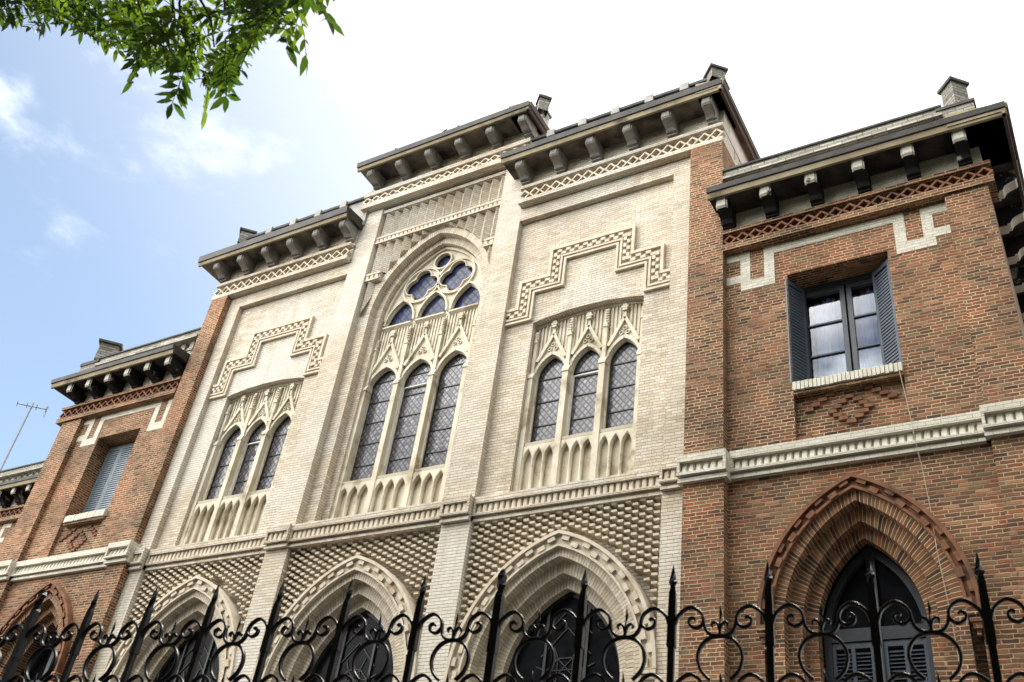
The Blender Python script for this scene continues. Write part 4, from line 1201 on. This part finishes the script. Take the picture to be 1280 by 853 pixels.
def spray(p, d, L, scale, check=True):
    """one pinnate leaf: rachis with paired leaflets"""
    n = rng.randint(4, 6); d = d.normalized(); pts = [p]; cur = p.copy(); dd = d.copy()
    for k in range(n):
        dd = (dd+Vector((0, 0, -.16))+Vector((rng.uniform(-1, 1), rng.uniform(-1, 1), rng.uniform(-1, 1)))*.06).normalized()
        cur = cur+dd*L/n; pts.append(cur.copy())
    if check and not all(ok(q) for q in pts[::2]+[pts[-1]+dd*scale*.6]): return False
    up = Vector((rng.uniform(-.5, .5), rng.uniform(-.5, .5), 1)).normalized()
    mi = 1 if rng.random() < .45 else 0
    RV.tube([tuple(q) for q in pts], .0022, 'leaf', 3, .0012)
    for k in range(1, n+1):
        t_ = (pts[k]-pts[k-1]).normalized(); s = t_.cross(up).normalized()
        for sg in (-1, 1):
            dl = (s*sg*rng.uniform(.75, 1.1)+t_*rng.uniform(.35, .8)+Vector((0, 0, -.12))).normalized()
            l = scale*rng.uniform(.75, 1.12)
            leaflet(pts[k]-t_*rng.uniform(0, .01), dl, (up+Vector((rng.uniform(-1, 1), rng.uniform(-1, 1), 0))*.35).normalized(), l, l*.17, mi)
    leaflet(pts[-1], dd, up, scale*1.05, scale*.17, mi)
    return True
# twigs that carry the visible corner: chosen by direction from the street, at real depths
def corner_point(px_, py_, dist):
    x, y = (px_-640)/FPX, (426.5-py_)/FPX
    v = (C_R*x + C_U*y + C_F).normalized()
    return Vector((0, 0, CAMZ)) + v*dist - TB
twigs = [((150, -120), (175, 20), 4.3, 4.0), ((150, -120), (115, -5), 4.3, 4.6), ((230, -140), (215, 40), 4.1, 3.8), ((230, -140), (262, 60), 4.1, 3.6), ((230, -140), (285, 20), 4.1, 3.5),
         ((330, -120), (345, 5), 3.8, 3.4), ((330, -120), (385, -20), 3.8, 3.2), ((60, -140), (40, 0), 4.9, 5.0), ((60, -140), (90, 10), 4.9, 4.9), ((-60, -120), (-10, 5), 5.2, 5.2), ((230, -140), (240, 85), 4.1, 3.7)]
anchor = {}
for (a, b2, da, db) in twigs:
    A = corner_point(*a, da); Bp = corner_point(*b2, db)
    if a not in anchor:
        tip = min((l[-1] for l in main), key=lambda q: (q-A).length)
        anchor[a] = limb(tip, A, .022, .014, .05, 5)
    pts = [A.lerp(Bp, k/6)+Vector((rng.uniform(-1, 1), rng.uniform(-1, 1), rng.uniform(-1, 1)))*.03 for k in range(7)]; pts[0] = A
    m2 = MB(); m2.tube([tuple(q) for q in pts], .0095, 'bark', 5, .003); m2.build('twig', T, smooth=True)
cnt = 0
for i in range(5200):
    x = rng.uniform(-60, 430); yb = ybound(x); y = yb - abs(rng.gauss(0, 1))*52 - 4
    if y < -70: continue
    if rng.random() < .12 and y > yb-20: continue
    hole = math.sin(x*.045+1.3)*math.sin(y*.06+x*.02)
    if hole > .35 and rng.random() < .85: continue
    dist = 5.1 - 1.7*max(0, min(1, x/400)) + rng.uniform(-.55, .55)
    p = corner_point(x, y, dist)
    d = Vector((rng.uniform(-1, 1), rng.uniform(-1, 1), rng.uniform(-.9, .35)))
    if spray(p - d.normalized()*.1, d, rng.uniform(.13, .24), rng.uniform(.042, .07)): cnt += 1
    if cnt > 265: break
# hanging end sprays that stick out clearly
for x, y, dist, dx, dn in ((262, 78, 3.5, .15, .9), (276, 66, 3.4, .5, .8), (238, 66, 3.6, -.25, .8), (368, -4, 3.3, .3, .8), (378, -24, 3.2, .6, .6), (340, 2, 3.4, .5, .7), (14, 2, 5., -.4, .7), (190, 46, 4., -.3, .7), (205, 46, 3.9, .4, .8)):
    p = corner_point(x, y, dist); d = (C_R*dx - C_U*dn + C_F*rng.uniform(-.5, .5)).normalized()
    spray(p, d, .19, .07, False)
# unseen rest of the crown behind the viewer, made tall and dense for shade
cen = Vector((.2, -.6, 10.6))
n2 = 0
while n2 < 5200:
    v = Vector((rng.gauss(0, 1), rng.gauss(0, 1), rng.gauss(0, 1))).normalized()*rng.random()**.4
    p = cen + Vector((v.x*4.3, v.y*3.8, v.z*5.8))
    if math.sin(p.x*1.7)*math.sin(p.y*1.9+1)*math.sin(p.z*1.6) > .32: continue
    if in_corner(p): n2 += .2; continue
    if not ok(p): n2 += .2; continue
    d = Vector((rng.uniform(-1, 1), rng.uniform(-1, 1), rng.uniform(-.9, .3)))
    spray(p, d, .42, .21); n2 += 1
me = bpy.data.meshes.new('foliage'); me.from_pydata(LV, [], LF)
me.materials.append(mats['leaf']); me.materials.append(mats['leafb'])
me.polygons.foreach_set('material_index', LM); me.polygons.foreach_set('use_smooth', [True]*len(LF)); me.update()
fo = bpy.data.objects.new('foliage', me); col.objects.link(fo); fo.parent = T
RV.build('leaf_stalks', T)

for tx, ty, rz_, sc, lab in ((-11.2, -2.3, 80, 1.0, 'unseen street tree added to shade the facade, farther along the pavement beyond the overhanging one'), (4.6, -1.9, 200, 1.05, 'unseen street tree added to shade the facade, on the pavement at the opposite side of the viewer'), (12.0, -2.0, 310, .95, 'unseen street tree added to shade the facade, past the red wing')):  # tree copies outside the view, added to shade the lower facade
    T['group'] = 'street trees along the pavement'
    t2 = T.copy(); col.objects.link(t2); t2.location = (tx, ty, 0); t2.rotation_euler = (0, 0, R(rz_)); t2.scale = (sc, sc, sc); t2['label'] = lab
    for ch in list(T.children):
        if ch.name.startswith('twig'): continue
        c2 = ch.copy(); col.objects.link(c2); c2.parent = t2
ob = thing('added_shade_block', 'long brown block of flats, unseen, added across the street behind the viewer to shade the facade', 'building', (-4, -24, 0))  # out of view; added to block low sky and darken window reflections
mb = MB(); mb.box(-40, 40, 0, -8, 0, 14.5, 'bark'); mb.build('wall', ob)
mb = MB(); mb.box(-40.3, 40.3, .4, -8.3, 14.5, 15.0, 'coping'); mb.build('roof', ob)
mb = MB()
mb.box(-.55, .55, .02, -.2, -1., 1., 'darkglass'); mb.box(-.62, .62, .06, -.1, -1.08, -1.0, 'white'); pw = mb.build('window', ob)
for i in range(26):
    for k in range(4):
        o = pw if i == k == 0 else pw.copy()
        if o is not pw: col.objects.link(o); o.parent = ob
        o.location = (-37.5+3*i, -8.01, 2.4+3.3*k); o.rotation_euler = (0, 0, math.pi)
# ================================================================== ground
def sheet(name, x0, x1, y0, y1, z, mat):
    me = bpy.data.meshes.new(name); me.from_pydata([(x0, y0, z), (x1, y0, z), (x1, y1, z), (x0, y1, z)], [], [(0, 1, 2, 3)]); me.materials.append(mats[mat])
    o = bpy.data.objects.new(name, me); col.objects.link(o); return structure(o)
sheet('ground', -600, 600, -600, 600, -.16, 'soil')
sheet('yard', -60, 30, 1.0, 40, -.004, 'asphalt')
mb = MB(); mb.box(-80, 60, -3.2, 2.6, -.15, 0, 'paving'); sw = mb.build('sidewalk', None); structure(sw)
mb.v = []; sheet('road', -200, 200, -11, -2.62, -.14, 'asphalt')

# ================================================================== sky and sun
S = Vector((.10, .66, 1.0)); S.normalize()
VEIL = Vector((.62, .50, 1.0)).normalized()      # thickest thin cloud
sun_el = math.asin(S.z); sun_az = math.atan2(S.x, S.y)
sd = bpy.data.lights.new('sun', 'SUN'); sd.energy = 4.0; sd.angle = R(.53); sd.color = (1, .95, .87)
so = bpy.data.objects.new('sun', sd); col.objects.link(so); so.rotation_euler = (-S).to_track_quat('-Z', 'Y').to_euler()
w = bpy.data.worlds.new('World'); scene.world = w; w.use_nodes = True; nt = w.node_tree; nt.nodes.clear(); t = NT(nt)
out = t.n('ShaderNodeOutputWorld'); bg = t.n('ShaderNodeBackground'); nt.links.new(bg.outputs[0], out.inputs[0])
sky = t.n('ShaderNodeTexSky'); sky.sky_type = 'NISHITA'; sky.sun_disc = False; sky.sun_elevation = sun_el; sky.sun_rotation = sun_az
sky.air_density = 1.0; sky.dust_density = .6; sky.ozone_density = 1.6
tc = t.n('ShaderNodeTexCoord'); gen = tc.outputs['Generated']
mp = t.n('ShaderNodeMapping'); t.put(mp.inputs[0], gen); mp.inputs['Scale'].default_value = (1, 1, 1.8); mp.inputs['Location'].default_value = (.3, .1, .2)
n1 = t.noise(mp.outputs[0], 2.6, 9, .58); 
mp2 = t.n('ShaderNodeMapping'); t.put(mp2.inputs[0], gen); mp2.inputs['Scale'].default_value = (1.2, 1.2, 2.6)
n2_ = t.noise(mp2.outputs[0], 5.5, 8, .6)
dt = t.n('ShaderNodeVectorMath', operation='DOT_PRODUCT'); t.put(dt.inputs[0], gen); dt.inputs[1].default_value = tuple(VEIL)
near = t.rng(dt.outputs['Value'], .40, .9)
veil = t.rng(dt.outputs['Value'], .16, .80, 0., .97)
back = t.n('ShaderNodeSeparateXYZ'); t.put(back.inputs[0], gen)
bd = t.n('ShaderNodeVectorMath', operation='DOT_PRODUCT'); t.put(bd.inputs[0], gen); bd.inputs[1].default_value = tuple(Vector((-.48, -.68, .55)).normalized())
behind = t.rng(bd.outputs['Value'], .45, .98, 0., 1.)
cov = t.math('ADD', t.math('MULTIPLY', n1, .75), t.math('MULTIPLY', n2_, .35))
cov = t.math('ADD', cov, t.math('MULTIPLY', near, .50)); cov = t.math('ADD', cov, t.math('MULTIPLY', behind, .16))
cl = t.rng(t.math('ADD', cov, t.math('MULTIPLY', t.rng(dt.outputs['Value'], .0, .5), -.03)), .575, .80)
CLOUD = 9.0
bright = t.math('ADD', CLOUD, t.math('MULTIPLY', behind, 58.))
cc = t.n('ShaderNodeVectorMath', operation='SCALE'); cc.inputs[0].default_value = (1, .985, .955); t.put(cc.inputs['Scale'], bright)
tint = t.n('ShaderNodeVectorMath', operation='MULTIPLY'); t.put(tint.inputs[0], sky.outputs[0]); tint.inputs[1].default_value = (.77, .84, .85)
haze = t.n('ShaderNodeVectorMath', operation='ADD'); t.put(haze.inputs[0], tint.outputs[0]); haze.inputs[1].default_value = (1.10, 1.16, 1.10)
vl = t.mix(veil, haze.outputs[0], (7.0, 7.0, 7.1, 1))
mixc = t.mix(cl, vl, cc.outputs[0])
t.put(bg.inputs[0], mixc); bg.inputs[1].default_value = .10

vs = scene.view_settings; vs.view_transform = 'Standard'; vs.look = 'None'; vs.gamma = 1; vs.exposure = 1.07
scene.render.film_transparent = False
try:
    scene.cycles.max_bounces = 8; scene.cycles.use_denoising = True
except Exception: pass
